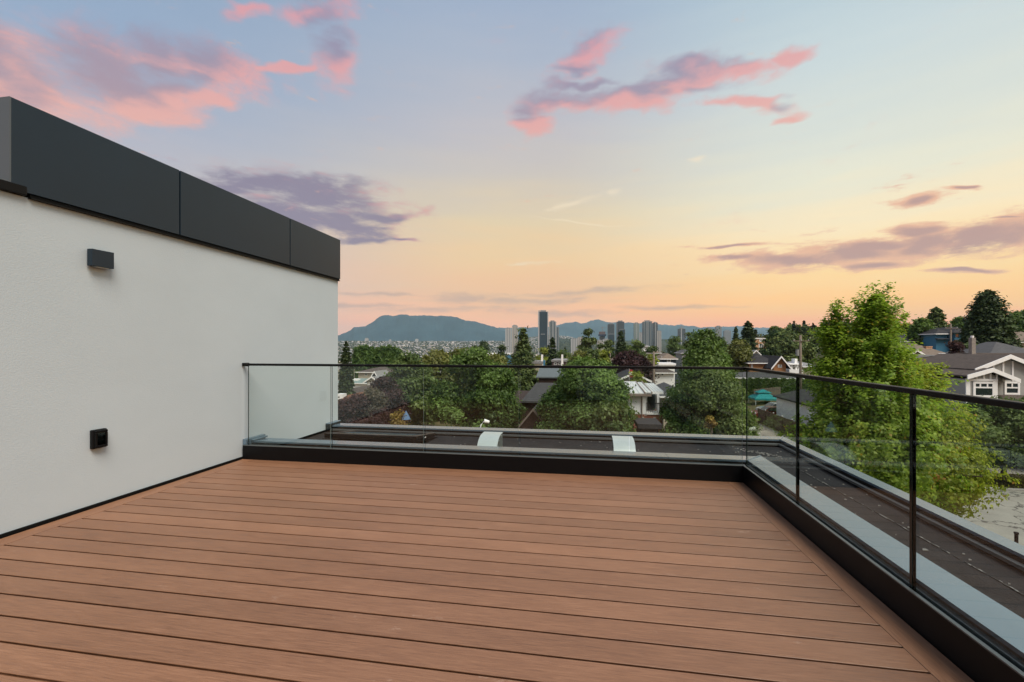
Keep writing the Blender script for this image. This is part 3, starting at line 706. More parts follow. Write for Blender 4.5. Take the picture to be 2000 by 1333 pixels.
# ------------------------------------------------------------------ houses
def roofm(name, c, n=.18): return mat(name, c, .85, spec=.25, noise=n, nscale=3, bump=.3, bscale=25, coord='Object')
RF_brown = roofm('brown_roof_tiles', (.085,.068,.058)); RF_grey = roofm('grey_shingles', (.082,.082,.084)); RF_dark = roofm('dark_shingles', (.035,.034,.036))
RF_tan = roofm('tan_shingles', (.17,.135,.105)); RF_teal = roofm('weathered_green_roof', (.20,.26,.24)); RF_red = roofm('terracotta_tiles', (.16,.075,.045))
RF_light = roofm('pale_grey_shingles', (.22,.22,.22))
W_cream = mat('cream_render', (.42,.38,.29), .85, noise=.06); W_grey = mat('grey_siding', (.33,.33,.31), .8, noise=.05)
W_orange = mat('orange_brown_render', (.36,.17,.07), .85, noise=.08); W_peach = mat('peach_sheathing', (.52,.30,.17), .85, noise=.15, nscale=2)
W_blue = mat('blue_siding', (.035,.16,.27), .7, noise=.06); W_navy = mat('dark_blue_siding', (.04,.055,.075), .7); W_brown = mat('brown_siding', (.036,.019,.014), .85, noise=.3, nscale=3)
W_brick = mat('red_brick', (.22,.075,.045), .9, noise=.35, nscale=9)
def roof_gable(b, x0, x1, y0, y1, ze, zr, m, axis='x', o=.4, th=.16):
    if axis == 'x':
        ym = (y0+y1)/2; sl = (zr-ze)/(ym-y0); yl, yh = y0-o, y1+o; zl = ze-sl*o
        b.slab([(x0-o,yl,zl),(x1+o,yl,zl),(x1+o,ym,zr),(x0-o,ym,zr)], th, m); b.slab([(x0-o,ym,zr+.003),(x1+o,ym,zr+.003),(x1+o,yh,zl),(x0-o,yh,zl)], th, m)
    else:
        xm = (x0+x1)/2; sl = (zr-ze)/(xm-x0); xl, xh = x0-o, x1+o; zl = ze-sl*o
        b.slab([(xl,y0-o,zl),(xm,y0-o,zr),(xm,y1+o,zr),(xl,y1+o,zl)], th, m); b.slab([(xm,y0-o,zr+.003),(xh,y0-o,zl),(xh,y1+o,zl),(xm,y1+o,zr+.003)], th, m)
    return b
def roof_hip(b, x0, x1, y0, y1, ze, zr, m, o=.45, th=.14, flat=0):
    x0 -= o; x1 += o; y0 -= o; y1 += o; w = x1-x0; d = y1-y0; k = min(w, d)/2*.98
    if w >= d: A = (x0+k, (y0+y1)/2, zr); B = (x1-k, (y0+y1)/2, zr)
    else: A = ((x0+x1)/2, y0+k, zr); B = ((x0+x1)/2, y1-k, zr)
    e = [(x0,y0,ze),(x1,y0,ze),(x1,y1,ze),(x0,y1,ze)]
    if w >= d: tops = [[e[0],e[1],B,A],[e[1],e[2],B],[e[2],e[3],A,B],[e[3],e[0],A]]
    else: tops = [[e[0],e[1],A],[e[1],e[2],B,A],[e[2],e[3],B],[e[3],e[0],A,B]]
    for t in tops: b.poly(t, m)
    for i in range(4):
        p, q = e[i], e[(i+1) % 4]; b.poly([(p[0],p[1],p[2]-th),(q[0],q[1],q[2]-th),q,p], m)
    b.poly([(p[0],p[1],p[2]-th) for p in e][::-1], m); return b
def gable_end(b, x0, x1, y, ze, zr, m, th=.2):
    xm = (x0+x1)/2; b.hexa([(x0,y,ze),(x1,y,ze),(xm,y,zr)], [(x0,y+th,ze),(x1,y+th,ze),(xm,y+th,zr)], m); return b
def window(root, x0, x1, z0, z1, y, fm=None, face='F', div=1, fw=.09, transom=None):
    fm = fm or M_white
    def bx(b, a0, a1, c0, c1, d0, d1, m):
        if face == 'F': b.box(a0, a1, y-d1, y-d0, c0, c1, m)
        else: b.box(y-d1, y-d0, a0, a1, c0, c1, m)     # left face, y is the wall x
    b = MB(); bx(b, x0, x0+fw, z0, z1, 0, .06, fm); bx(b, x1-fw, x1, z0, z1, 0, .06, fm); bx(b, x0+fw, x1-fw, z0, z0+fw, 0, .06, fm); bx(b, x0+fw, x1-fw, z1-fw, z1, 0, .06, fm)
    for k in range(1, div):
        xx = x0+(x1-x0)*k/div; bx(b, xx-fw*.3, xx+fw*.3, (transom or z0)+.0 if transom else z0+fw, z1-fw, .002, .05, fm)
    if transom: bx(b, x0+fw, x1-fw, transom-fw*.35, transom+fw*.35, .003, .052, fm)
    f = part(root, 'window', b)
    b = MB(); bx(b, x0+fw, x1-fw, z0+fw, z1-fw, .002, .02, M_dglass); part(f, 'pane', b)
def house(x0, x1, Y, d, ze, zr, label, rm, wm, roof='hip', cat='house', name='house', wins=(), o=.45, group=None, chimney=None, trim=True, gy=None):
    """x0,x1 world extent of the front at world Y; front wall looks back to the terrace"""
    zg = min(gz(x0, Y), gz(x1, Y), gz(x0, Y+d), gz(x1, Y+d))-.3
    r = thing(name, ((x0+x1)/2, Y+d/2, zg), label, cat, group)
    b = MB(); b.box(x0, x1, Y, Y+d, zg, ze-.002, wm); part(r, 'wall', b)
    b = MB()
    if roof == 'hip': roof_hip(b, x0, x1, Y, Y+d, ze, zr, rm, o)
    elif roof == 'flat': b.box(x0-.2, x1+.2, Y-.2, Y+d+.2, ze, zr, rm)
    else: roof_gable(b, x0, x1, Y, Y+d, ze+.15, zr, rm, 'x' if roof == 'gx' else 'y', o)
    rf = part(r, 'roof', b)
    if roof == 'gy':
        for yy in (Y, Y+d-.2): g_ = MB(); gable_end(g_, x0, x1, yy, ze, zr-.2, wm); part(r, 'gable', g_)
    if roof == 'gx':
        ym = Y+d/2
        for xx in (x0, x1-.2):
            g_ = MB(); g_.hexa([(xx,Y,ze),(xx,Y+d,ze),(xx,ym,zr-.2)], [(xx+.2,Y,ze),(xx+.2,Y+d,ze),(xx+.2,ym,zr-.2)], wm); part(r, 'gable', g_)
    if trim and roof == 'hip':
        b = MB(); b.box(x0-o-.03, x1+o+.03, Y-o-.10, Y-o-.003, ze-.17, ze+.0, M_white); b.box(x0-o-.10, x0-o-.003, Y-o, Y+d+o, ze-.17, ze+.0, M_white); part(r, 'gutter', b)
    if trim and roof == 'gy': trim_gable(r, x0, x1, Y-o, ze+.15, zr, o)
    for wdw in wins: window(r, *wdw[:4], Y-.002, **(wdw[4] if len(wdw) > 4 else {}))
    if chimney:
        cx, cy, cz0, cz1, s, cm = chimney; b = MB(); b.box(cx-s, cx+s, cy-s, cy+s, cz0, cz1, cm); b.box(cx-s-.05, cx+s+.05, cy-s-.05, cy+s+.05, cz1+.001, cz1+.1, cm); part(rf, 'chimney', b)
    return r
def trim_gable(r, x0, x1, y, ze, zr, o=.4, w=.26, m=None, name='bargeboard'):
    m = m or M_white; xm = (x0+x1)/2; sl = (zr-ze)/(xm-x0); zl = ze-sl*o
    for xa in (x0-o, x1+o):
        b = MB(); lo = [(xa,y-.06,zl-w),(xm,y-.06,zr-w),(xm,y-.06,zr+.03),(xa,y-.06,zl+.03)]
        if xa > xm: lo = lo[::-1]
        b.hexa(lo, [(p[0], p[1]+.055, p[2]) for p in lo], m); part(r, name, b)
def hx(px, py, Y): return PY(px, py, Y)

# grey sided house on the right, built plane by plane
Yg = 42.0
A = lambda px, py: PY(px, py, Yg)
gh = thing('house', (A(1960,0)[0], Yg+6, -8.3), 'grey sided house with white trimmed twin gables and brown tiled roof at the far right', 'house')
xg0, xg1, xg2 = A(1886,0)[0], A(1947,0)[0], A(1952,0)[0]
zE = A(1900,741)[2]; zA = A(1931,722)[2]
b = MB(); b.box(xg0, xg1, Yg, Yg+3.0, -8.4, A(1900,741)[2], W_grey); b.box(A(1800,0)[0]+1, 60, Yg+3.0, Yg+13, -8.4, PY(1960,741,Yg+3)[2], W_grey); part(gh, 'wall', b)
# siding courses on the front bay
b = MB(); z = A(1900,775)[2]
for k in range(26):
    zz = A(1900,800)[2]+k*.13
    if zz < zE-.1: b.box(xg0+.2, xg1-.2, Yg-.018, Yg-.001, zz, zz+.115, W_grey)
part(gh, 'siding', b, kind='stuff')
b = MB()
gx0, gx1 = A(1881.5,0)[0], A(1984,0)[0]; gxm = A(1931,0)[0]
gl, gr, gm2 = A(1881.5,733.5), A(1984,741), A(1931,719.5)
# little front gable
b.hexa([(xg0,Yg,zE),(xg1,Yg,zE),(gxm,Yg,gm2[2]-.25)], [(xg0,Yg+.2,zE),(xg1,Yg+.2,zE),(gxm,Yg+.2,gm2[2]-.25)], W_grey); part(gh, 'gable', b)
ang = (gm2[2]-gl[2])/(gxm-gl[0])
b = MB(); b.slab([(gl[0],Yg-.35,gl[2]),(gxm,Yg-.35,gm2[2]),(gxm,Yg+6,gm2[2]),(gl[0],Yg+6,gl[2])], .12, RF_brown); b.slab([(gxm,Yg-.35,gm2[2]),(gr[0],Yg-.35,gr[2]),(gr[0],Yg+4.5,gr[2]),(gxm,Yg+4.5,gm2[2])], .12, RF_brown); part(gh, 'roof', b)
def band(r, p, q, y, w, m, name, d=.08):
    b = MB(); lo = [(p[0],y-d,p[2]-w),(q[0],y-d,q[2]-w),(q[0],y-d,q[2]+.04),(p[0],y-d,p[2]+.04)]
    if q[0] < p[0]: lo = lo[::-1]
    b.hexa(lo, [(a[0], a[1]+d-.003, a[2]) for a in lo], m); part(r, name, b)
band(gh, gl, (gxm, 0, gm2[2]), Yg-.35, .30, M_white, 'bargeboard'); band(gh, (gxm, 0, gm2[2]), gr, Yg-.35, .30, M_white, 'bargeboard')
# tall gable behind
b2l, b2m = A(1915,722), A(1986,694); b2r = (b2m[0]+(b2m[0]-b2l[0]), Yg, b2l[2]); Yh = Yg+.9
b = MB(); b.hexa([(b2l[0]+.6,Yh,b2l[2]-1.2),(b2r[0]-.6,Yh,b2l[2]-1.2),(b2r[0]-.6,Yh,b2l[2]+.1),(b2m[0],Yh,b2m[2]-.25),(b2l[0]+.6,Yh,b2l[2]+.1)], [(x,Yh+.2,z) for x,z in ((b2l[0]+.6,b2l[2]-1.2),(b2r[0]-.6,b2l[2]-1.2),(b2r[0]-.6,b2l[2]+.1),(b2m[0],b2m[2]-.25),(b2l[0]+.6,b2l[2]+.1))], W_grey); part(gh, 'gable', b)
b = MB(); b.box(xg1+.2, b2r[0]-.6, Yh, Yh+4, -8.4, b2l[2]-1.201, W_grey); part(gh, 'wall', b)
b = MB(); b.slab([(b2l[0],Yh-.35,b2l[2]),(b2m[0],Yh-.35,b2m[2]),(b2m[0],Yh+7,b2m[2]),(b2l[0],Yh+7,b2l[2])], .12, RF_brown); b.slab([(b2m[0],Yh-.35,b2m[2]),(b2r[0],Yh-.35,b2r[2]),(b2r[0],Yh+7,b2r[2]),(b2m[0],Yh+7,b2m[2])], .12, RF_brown); part(gh, 'roof', b)
band(gh, b2l, b2m, Yh-.35, .30, M_white, 'bargeboard'); band(gh, b2m, b2r, Yh-.35, .30, M_white, 'bargeboard')
for px in (1907, 1921, 1934, 1946):       # battens of the little gable
    x = A(px,0)[0]; zt = gl[2]+ang*(min(x, 2*gxm-x)-gl[0])-.3
    b = MB(); b.box(x-.06, x+.06, Yg-.05, Yg-.002, zE+.05, zt, M_white); part(gh, 'batten', b)
for px in (1941, 1960, 1979, 1998):
    x = A(px,0)[0]; zt = b2l[2]+(b2m[2]-b2l[2])/(b2m[0]-b2l[0])*(min(x, 2*b2m[0]-x)-b2l[0])-.3
    b = MB(); b.box(x-.06, x+.06, Yh-.05, Yh-.002, b2l[2]-1.0, zt, M_white); part(gh, 'batten', b)
for z_, h in ((zE-.05, .18), (A(1900,779)[2]-.0, .2)):
    b = MB(); b.box(xg0-.02, xg1+.02, Yg-.07, Yg-.002, z_-h/2, z_+h/2, M_white); part(gh, 'trim_board', b)
for x in (xg0, xg1-.28):
    b = MB(); b.box(x-.02, x+.28, Yg-.075, Yg-.001, -7, zE-.15, M_white); part(gh, 'corner_board', b)
p0, p1 = A(1899.5,776), A(1941.5,746); window(gh, p0[0], p1[0], p0[2], p1[2], Yg-.02, fw=.17, div=3, transom=p1[2]-.48)
p0, p1 = PY(1961,771,Yh), PY(1991,746,Yh); window(gh, p0[0], p1[0], p0[2], p1[2], Yh-.002, fw=.15, div=2, transom=p1[2]-.5)
# main roof with stepped tile courses
Ye, Yr = Yg+2.6, Yg+9.5
zeave = PY(1850,738,Ye)[2]; zrid = PY(1930,690,Yr)[2]
xl0 = PY(1792,740,Ye)[0]; n = 24; courses = []
rr = MB(); rr.hexa([(xl0,Ye,zeave-.12),(62,Ye,zeave-.12),(62,Yr,zrid-.12),(PY(1868,0,Yr)[0],Yr,zrid-.12)], [(xl0,Ye,zeave-.02),(62,Ye,zeave-.02),(62,Yr,zrid-.02),(PY(1868,0,Yr)[0],Yr,zrid-.02)], RF_brown)
rr.poly([(xl0,Ye,zeave-.03),(PY(1868,0,Yr)[0],Yr,zrid-.03),(xl0+.5,Yr+7,zeave)], RF_brown); rr.poly([(PY(1868,0,Yr)[0],Yr,zrid),(62,Yr,zrid),(62,Yr+7,zeave),(xl0,Yr+7,zeave)], RF_brown)
mainroof = part(gh, 'roof', rr)
b = MB()
xrid = PY(1868,0,Yr)[0]
for k in range(n):
    f0, f1 = k/n, (k+1.12)/n
    ya, yb = Ye+(Yr-Ye)*f0, Ye+(Yr-Ye)*min(f1, 1); za, zb = zeave+(zrid-zeave)*f0, zeave+(zrid-zeave)*min(f1, 1)
    xa, xb = xl0+(xrid-xl0)*f0, xl0+(xrid-xl0)*min(f1, 1)
    b.slab([(xa,ya-.03,za+.055),(60,ya-.03,za+.055),(60,yb,zb+.012),(xb,yb,zb+.012)], .05, RF_brown)
o = part(mainroof, 'tile_course', b, kind='stuff')
c0 = PY(1897,692,Yr-.6); b = MB(); b.box(c0[0]-.17, c0[0]+.17, Yr-.9, Yr-.5, zrid-1.2, PY(1897,660,Yr-.7)[2], mat('chimney_render', (.26,.23,.20), .9, noise=.15)); part(mainroof, 'chimney', b)
b = MB(); b.tube([(c0[0], Yr-.7, PY(1897,660,Yr-.7)[2]), (c0[0], Yr-.7, PY(1897,656,Yr-.7)[2])], .13, M_white, 10); part(mainroof, 'chimney_pot', b)
v0 = PY(1845.5,726,Ye+2.2); b = MB(); b.tube([(v0[0],v0[1],v0[2]-.6),(v0[0],v0[1],PY(0,714,Ye+2.2)[2] if False else v0[2]+.55)], .14, M_white, 10); b.tube([(v0[0],v0[1],v0[2]+.55),(v0[0],v0[1],v0[2]+.66)], .26, M_white, 10); part(mainroof, 'vent_pipe', b)
# porch roof low at the right
p = PY(1952,774,Yg-.2); b = MB(); b.slab([(p[0],Yg-2.2,p[2]-.9),(p[0]+9,Yg-2.2,p[2]-.9),(p[0]+9,Yg+.8,p[2]),(p[0]+.3,Yg+.8,p[2])], .15, RF_brown); part(gh, 'porch_roof', b)
band(gh, (A(1972,0)[0],0,PY(1972,785,Yg-2)[2]), (A(2010,0)[0],0,PY(2010,767,Yg-2)[2]), Yg-2.3, .2, M_white, 'bargeboard')
b = MB(); b.tube([(A(1955,0)[0]+.05,Yg+.7,-8),(A(1955,0)[0]+.05,Yg+.7,zE-.3)], .08, M_white, 8); part(gh, 'downpipe', b)

def HS(px0, px1, pye, pyr, Y, d, label, rm, wm, roof='hip', wins=(), **k):
    """extent, eave and ridge given where they show; ridge is at Y+d/2 for hips and x gables"""
    p0, p1 = PY(px0, pye, Y), PY(px1, pye, Y); ze = (p0[2]+p1[2])/2
    zr = PY((px0+px1)/2, pyr, Y+d/2 if roof in ('hip', 'gx') else Y)[2]
    ws = []
    for w_ in wins:
        a, c = PY(w_[0], w_[3], Y), PY(w_[1], w_[2], Y); ws.append((a[0], c[0], a[2], c[2])+tuple(w_[4:]))
    return house(p0[0], p1[0], Y, d, ze, max(zr, ze+.3), label, rm, wm, roof, wins=ws, **k)
V_ = lambda **k: k
HS(1925, 2120, 712, 668, 66, 12, 'house with wide pale grey hipped roof behind the brown tiled roof', RF_grey, W_grey)
HS(1972, 2080, 668, 646, 95, 10, 'small house with grey brown roof peeking out right of the big fir', RF_tan, W_cream)
HS(1768, 1862, 697, 671, 75, 11, 'cream house with tan hipped roof and chimney below the blue house', RF_tan, W_cream, wins=[(1833,1846,690,703)], chimney=(PY(1811,0,77)[0], 77, PY(1811,698,77)[2], PY(1811,678,77)[2], .4, W_peach))
t1 = HS(1757, 1779, 692, 680, 72, 6, 'narrow white trimmed gable, the left of the pair behind the yellow green tree', RF_grey, W_cream, 'gy', o=.5)
t2 = HS(1772, 1801, 695, 683, 70, 6, 'wider white trimmed gable, the right of the pair behind the yellow green tree', RF_grey, W_cream, 'gy', o=.5)
HS(1790, 1835, 704, 694, 62, 5, 'low white edged roof strip just above the brown tiled roof', RF_light, M_white, 'flat')
HS(1752, 1782, 667, 652, 105, 10, 'weathered grey brown house left of the round green tree', RF_grey, W_grey, wins=[(1756,1761,669,676)])
bh = HS(1828, 1856, 652, 644, 100, 10, 'bright blue two storey house with dark roof left of the big fir', RF_dark, W_blue, wins=[(1848,1853,655,661,V_(fm=W_blue))])
bx0, bx1 = PY(1856,0,100)[0], PY(1887,0,100)[0]; b = MB(); b.box(bx0, bx1, 99, 110, gz(bx0,99)-1, PY(1870,650,99)[2], W_blue); part(bh, 'wing', b)
b = MB(); roof_hip(b, bx0, bx1, 99, 110, PY(1870,650,99)[2]+.01, PY(1870,640,104)[2], RF_dark, .6); part(bh, 'roof', b)
for a in ((1865,1873,652,660), (1878,1882,652,657), (1864,1872,663,670), (1876,1884,663,671)):
    p, q = PY(a[0],a[3],99), PY(a[1],a[2],99); window(bh, p[0], q[0], p[2], q[2], 98.99, fm=W_blue)
q0 = PY(1829,662,99.6); b = MB(); b.box(q0[0], PY(1856,0,99.6)[0]-.1, 99.3, 99.98, q0[2]-.12, q0[2]+.12, W_navy); part(bh, 'balcony_edge', b)
# orange house with dark hip roof
oh = HS(1464, 1512, 709, 691, 92, 9, 'orange house with dark hipped roof and a white edged front gable', RF_dark, W_orange, wins=[(1467,1470,712,718)])
ox0, ox1 = PY(1511,0,89)[0], PY(1535,0,89)[0]; ze_ = PY(1520,711,89)[2]; zr_ = PY(1525,695.5,89)[2]
b = MB(); b.box(ox0, ox1, 89, 97, -8.6, ze_, W_orange); part(oh, 'wing', b)
b = MB(); gable_end(b, ox0, ox1, 89, ze_+.002, zr_-.15, W_orange); part(oh, 'gable', b)
b = MB(); roof_gable(b, ox0, ox1, 89, 97, ze_+.1, zr_, RF_dark, 'y', .7); part(oh, 'roof', b); trim_gable(oh, ox0, ox1, 88.3, ze_+.1, zr_, .7, .32)
p, q = PY(1519,718,89), PY(1527,713,89); window(oh, p[0], q[0], p[2], q[2], 88.99, fw=.12, div=2)
# peach building under construction further back
ph = HS(1474, 1503, 662.5, 660.5, 150, 10, 'tall unfinished building with peach sheathing and flat white roof', M_white, W_peach, 'flat', trim=False, cat='building', name='building')
for a in ((1483,1490,663,668), (1482,1491,672,680), (1476,1481,684,688), (1486,1491,684,688)):
    p, q = PY(a[0],a[3],150), PY(a[1],a[2],150); window(ph, p[0], q[0], p[2], q[2], 149.99, fw=.22, div=2)
HS(1463, 1488, 697, 684, 118, 8, 'small white gabled house between the peach building and the orange house', RF_light, M_white, 'gy', o=.6)
# white veranda
vh = HS(1546, 1600, 716, 706, 96, 8, 'white columned veranda house right of the orange house', RF_light, W_cream, 'hip')
for px in (1546, 1555, 1561):
    p = PY(px, 722, 93); b = MB(); b.box(p[0]-.15, p[0]+.15, 92.9, 93.2, p[2]-1.0, PY(px, 712, 93)[2], M_white); part(vh, 'column', b)
p0, p1 = PY(1540,713,93), PY(1566,711,93); b = MB(); b.box(p0[0], p1[0], 92.6, 96.2, p0[2], p0[2]+.25, M_white); part(vh, 'veranda_roof', b)
p0 = PY(1540,724,93); b = MB(); b.box(p0[0], p1[0], 92.6, 96.2, p0[2]-.5, p0[2]+.2, M_white); part(vh, 'veranda_floor', b)
b = MB(); b.box(PY(1548,0,96)[0], PY(1553,0,96)[0], 95, 96.5, PY(1550,714,96)[2], PY(1550,701,96)[2], M_white); part(vh, 'chimney', b)
# grey roof seen through the glass under the rail
HS(1424, 1560, 738, 727, 86, 9, 'low house with broad slate grey roof behind the clipped hedge', RF_grey, W_cream, o=.6)
# neighbours beyond the right edge of the view
house(70, 84, 44, 12, -2.6, .3, 'cream hipped roof house further along the street, beyond the grey one', RF_tan, W_cream, wins=[(72,74.5,-5,-3.4),(79,82,-5,-3.4)])
house(92, 106, 44, 12, -2.2, .9, 'blue grey hipped roof house, third along the street', RF_dark, W_navy, wins=[(94,97,-5,-3.2),(100,103,-5,-3.2)])
house(34, 46, 4, 13, -2.6, .6, 'brown roofed house across the street to the right of the terrace', RF_brown, W_cream, 'gx')
house(56, 69, 3, 13, -2.4, .7, 'grey roofed house beside the brown roofed one across the street', RF_grey, W_grey)
# centre: white modern house
Yc = 41.0
Cx = lambda px, py, Y=Yc: PY(px, py, Y)
wh = thing('house', (Cx(1250,0)[0], Yc+4, -8.3), 'white two storey house with pale metal roof and red brick base', 'house')
a0, a1, a2 = Cx(1190,0)[0], Cx(1262,0)[0], Cx(1293,0)[0]
zb_, ze_, zbr = Cx(1250,829)[2], Cx(1230,772)[2], Cx(1250,809.5)[2]
b = MB(); b.box(a0, a1, Yc, Yc+8, zbr+.002, ze_, mat('white_render', (.78,.80,.80), .8, noise=.04)); part(wh, 'wall', b)
b = MB(); b.box(a1+.002, a2-.35, Yc+1.5, Yc+8, zbr+.18, ze_+.2, MATS['white_render']); part(wh, 'wall', b)
b = MB(); b.box(a0, a2+.05, Yc-.002, Yc+7.9, -8.4, zbr-.02, W_brick); part(wh, 'brick_base', b)
bb = MB(); rng = random.Random(9)
bricks_root = [o for o in wh.children if o.name.startswith('brick_base')][0]
M_bk = [mat('brick_%d' % i, c, .9, noise=.15) for i, c in enumerate([(.25,.085,.05), (.19,.06,.04), (.30,.13,.09), (.42,.36,.30)])]
bms = []
for m_ in M_bk:
    t_ = MB(); t_.box(-.12, .12, -.02, .0, -.042, .042, m_); bms.append(t_.mesh('brick'))
nb = 0
for rrow in range(12):
    zz = zbr-.08-rrow*.095
    x = a0+1.9+(rrow % 2)*.13
    while x < a2-.1 and nb < 290:
        o = bpy.data.objects.new('brick', rng.choice(bms[:3]*3+[bms[3]])); COL.objects.link(o); o.parent = bricks_root
        o.location = Vector((x, Yc-.003-rng.random()*.004, zz))-origin(wh); x += .26; nb += 1
def sloped(r, xa, xb, ya, yb, za, zb, skew, m, nribs, nm):
    b = MB(); b.slab([(xa,ya,za),(xb,ya,za),(xb-skew,yb,zb),(xa-skew,yb,zb)], .10, m); part(r, nm, b); b = MB()
    for k in range(nribs+1):
        x = xa+(xb-xa)*k/nribs; b.slab([(x-.02,ya-.01,za+.04),(x+.02,ya-.01,za+.04),(x+.02-skew,yb,zb+.04),(x-.02-skew,yb,zb+.04)], .05, m)
    part(r, 'roof_rib', b, kind='stuff')
M_mr = mat('pale_metal_roof', (.62,.64,.62), .5, .1, noise=.05); M_fas = mat('tan_fascia', (.20,.155,.125), .7)
zt_ = PY(1240,746,Yc+6)[2]
x1_ = Cx(1256.5,0)[0]; sloped(wh, Cx(1175,0)[0], x1_, Yc-.5, Yc+6.5, Cx(1230,768,Yc-.5)[2], PY(1240,745.5,Yc+6.5)[2], .0, M_mr, 9, 'roof')
x2_ = Cx(1270.5,0)[0]; sloped(wh, x1_+.12, x2_, Yc-.4, Yc+6.4, Cx(1262,766.5,Yc-.4)[2], PY(1262,747,Yc+6.4)[2], .0, M_mr, 2, 'roof')
x3_ = Cx(1296.5,0)[0]; sloped(wh, x2_+.12, x3_, Yc+.2, Yc+6.3, Cx(1280,765,Yc+.2)[2], PY(1280,749,Yc+6.3)[2], .0, M_mr, 4, 'roof')
for xx, yy in ((x1_+.06, Yc-.55), (x2_+.06, Yc-.45)):
    b = MB(); b.slab([(xx-.05,yy,Cx(1256,766,Yc-.5)[2]),(xx+.05,yy,Cx(1256,766,Yc-.5)[2]),(xx+.05,Yc+6.6,PY(1245,744.5,Yc+6.5)[2]),(xx-.05,Yc+6.6,PY(1245,744.5,Yc+6.5)[2])], .16, M_fas); part(wh, 'roof_step', b)
b = MB(); z_ = Cx(1230,769.5,Yc-.5)[2]; b.box(Cx(1175,0)[0], x2_, Yc-.62, Yc-.5, z_-.20, z_-.0, M_fas); part(wh, 'fascia', b)
b = MB(); z_ = Cx(1280,766.5,Yc+.2)[2]; b.box(x2_+.02, x3_, Yc+.1, Yc+.2, z_-.16, z_, M_white); part(wh, 'fascia', b)
b = MB(); b.tube([(Cx(1253.5,0)[0],Yc-.08,ze_-.1),(Cx(1253.5,0)[0],Yc-.08,zbr-.4)], .05, M_fas, 8); part(wh, 'downpipe', b)
# recessed balcony
b = MB(); b.box(a1+.3, a2-.38, Yc+1.49, Yc+1.5, zbr+.2, ze_+.1, M_dglass); part(wh, 'balcony_door', b)
b = MB(); b.box(a1, a2, Yc-.1, Yc+1.5, zbr, zbr+.15, M_white); part(wh, 'balcony_slab', b)
b = MB(); b.box(Cx(1283,0)[0], Cx(1287.5,0)[0], Yc-.02, Yc+.2, zbr+.16, ze_+.1, M_white); part(wh, 'column', b)
for k in range(9):
    x = a1+.05+(a2-a1-.1)*k/8; b = MB(); b.box(x-.012, x+.012, Yc-.06, Yc-.035, zbr+.15, zbr+1.0, M_blackm); part(wh, 'baluster', b)
b = MB(); b.box(a1, a2, Yc-.07, Yc-.03, zbr+1.0, zbr+1.05, M_blackm); part(wh, 'handrail', b)
HS(1296, 1345, 774, 751, 52, 9, 'pale house with slate grey roof half hidden behind the tall rounded tree', RF_grey, W_cream)
sh = HS(1251, 1286, 837, 837, 30, 2.2, 'flat dark roofed shed in front of the brick base', RF_dark, mat('dark_shed_wall', (.02,.018,.017), .9), 'flat', cat='shed', name='shed', trim=False)
# brown house on the left of centre
bg = thing('house', (PY(1030,0,40)[0], 42, -8.3), 'dark brown house with steep front gable and long grey shingle roof', 'house')
pL, pR, pA = PY(1013,833,33), PY(1066,829,33), PY(1041,799,33)
xa, xb = pL[0]+.15, pR[0]-.15; zE1 = pL[2]+.1
b = MB(); b.box(xa, xb, 33.25, 39, -8.5, zE1, W_brown); b.box(PY(1015,0,39)[0]-3, PY(1120,0,39)[0], 39, 50, -8.5, PY(1040,788,39)[2], W_brown); part(bg, 'wall', b)
b = MB(); b.hexa([(xa,33.25,zE1),(xb,33.25,zE1),(pA[0],33.25,pA[2]-.12)], [(xa,33.4,zE1),(xb,33.4,zE1),(pA[0],33.4,pA[2]-.12)], W_brown); part(bg, 'gable', b)
b = MB(); b.slab([(pL[0],33,pL[2]),(pA[0],33,pA[2]),(pA[0],39.5,pA[2]),(pL[0],39.5,pL[2])], .1, RF_grey); b.slab([(pA[0],33,pA[2]),(pR[0],33,pR[2]),(pR[0],39.5,pR[2]),(pA[0],39.5,pA[2])], .1, RF_grey); part(bg, 'roof', b)
M_tt = mat('grey_brown_trim', (.16,.13,.11), .8)
band(bg, pL, pA, 33, .16, M_tt, 'bargeboard'); band(bg, pA, pR, 33, .16, M_tt, 'bargeboard')
q0, q1 = PY(1018,784,38.5), PY(1130,790,38.5); r0, r1 = PY(1048,748,46), PY(1130,748,46)
b = MB(); b.slab([(q0[0],38.5,q0[2]),(q1[0],38.5,q0[2]),(r1[0],46,r0[2]),(r0[0],46,r0[2])], .12, RF_grey); b.slab([(q0[0],38.5,q0[2]),(r0[0],46,r0[2]),(q0[0]+.3,53,q0[2])], .12, RF_grey); rf = part(bg, 'roof', b)
b = MB(); n = 22
for k in range(n):
    f0 = k/n; f1 = min(1, (k+1.1)/n); L_ = lambda f: (q0[0]+(r0[0]-q0[0])*f, 38.5+7.5*f, q0[2]+(r0[2]-q0[2])*f)
    u, w_ = L_(f0), L_(f1); b.slab([(u[0],u[1],u[2]+.045),(q1[0],u[1],u[2]+.045),(q1[0],w_[1],w_[2]+.008),(w_[0],w_[1],w_[2]+.008)], .04, RF_grey)
part(rf, 'shingle_course', b, kind='stuff')
b = MB(); b.tube([(PY(1051,0,43)[0],43,PY(0,750,43)[2]-.5),(PY(1051,0,43)[0],43,PY(0,750,43)[2]+.3)], .09, M_galv, 8); part(rf, 'vent_pipe', b)
HS(1052, 1150, 738, 716, 56, 11, 'house with smooth pale slate roof behind the dark brown house', roofm('slate_blue_roof', (.13,.15,.16), .08), W_brown, 'gx', o=.3, trim=False)
b_ = HS(1078, 1105, 707, 703.5, 120, 14, 'flat roofed dark brown building above the rail with two white posts', RF_light, mat('maroon_wall', (.06,.035,.035), .8), 'flat', name='building', cat='building', trim=False, wins=[(1082,1088,709,713),(1090,1096,709,713)])
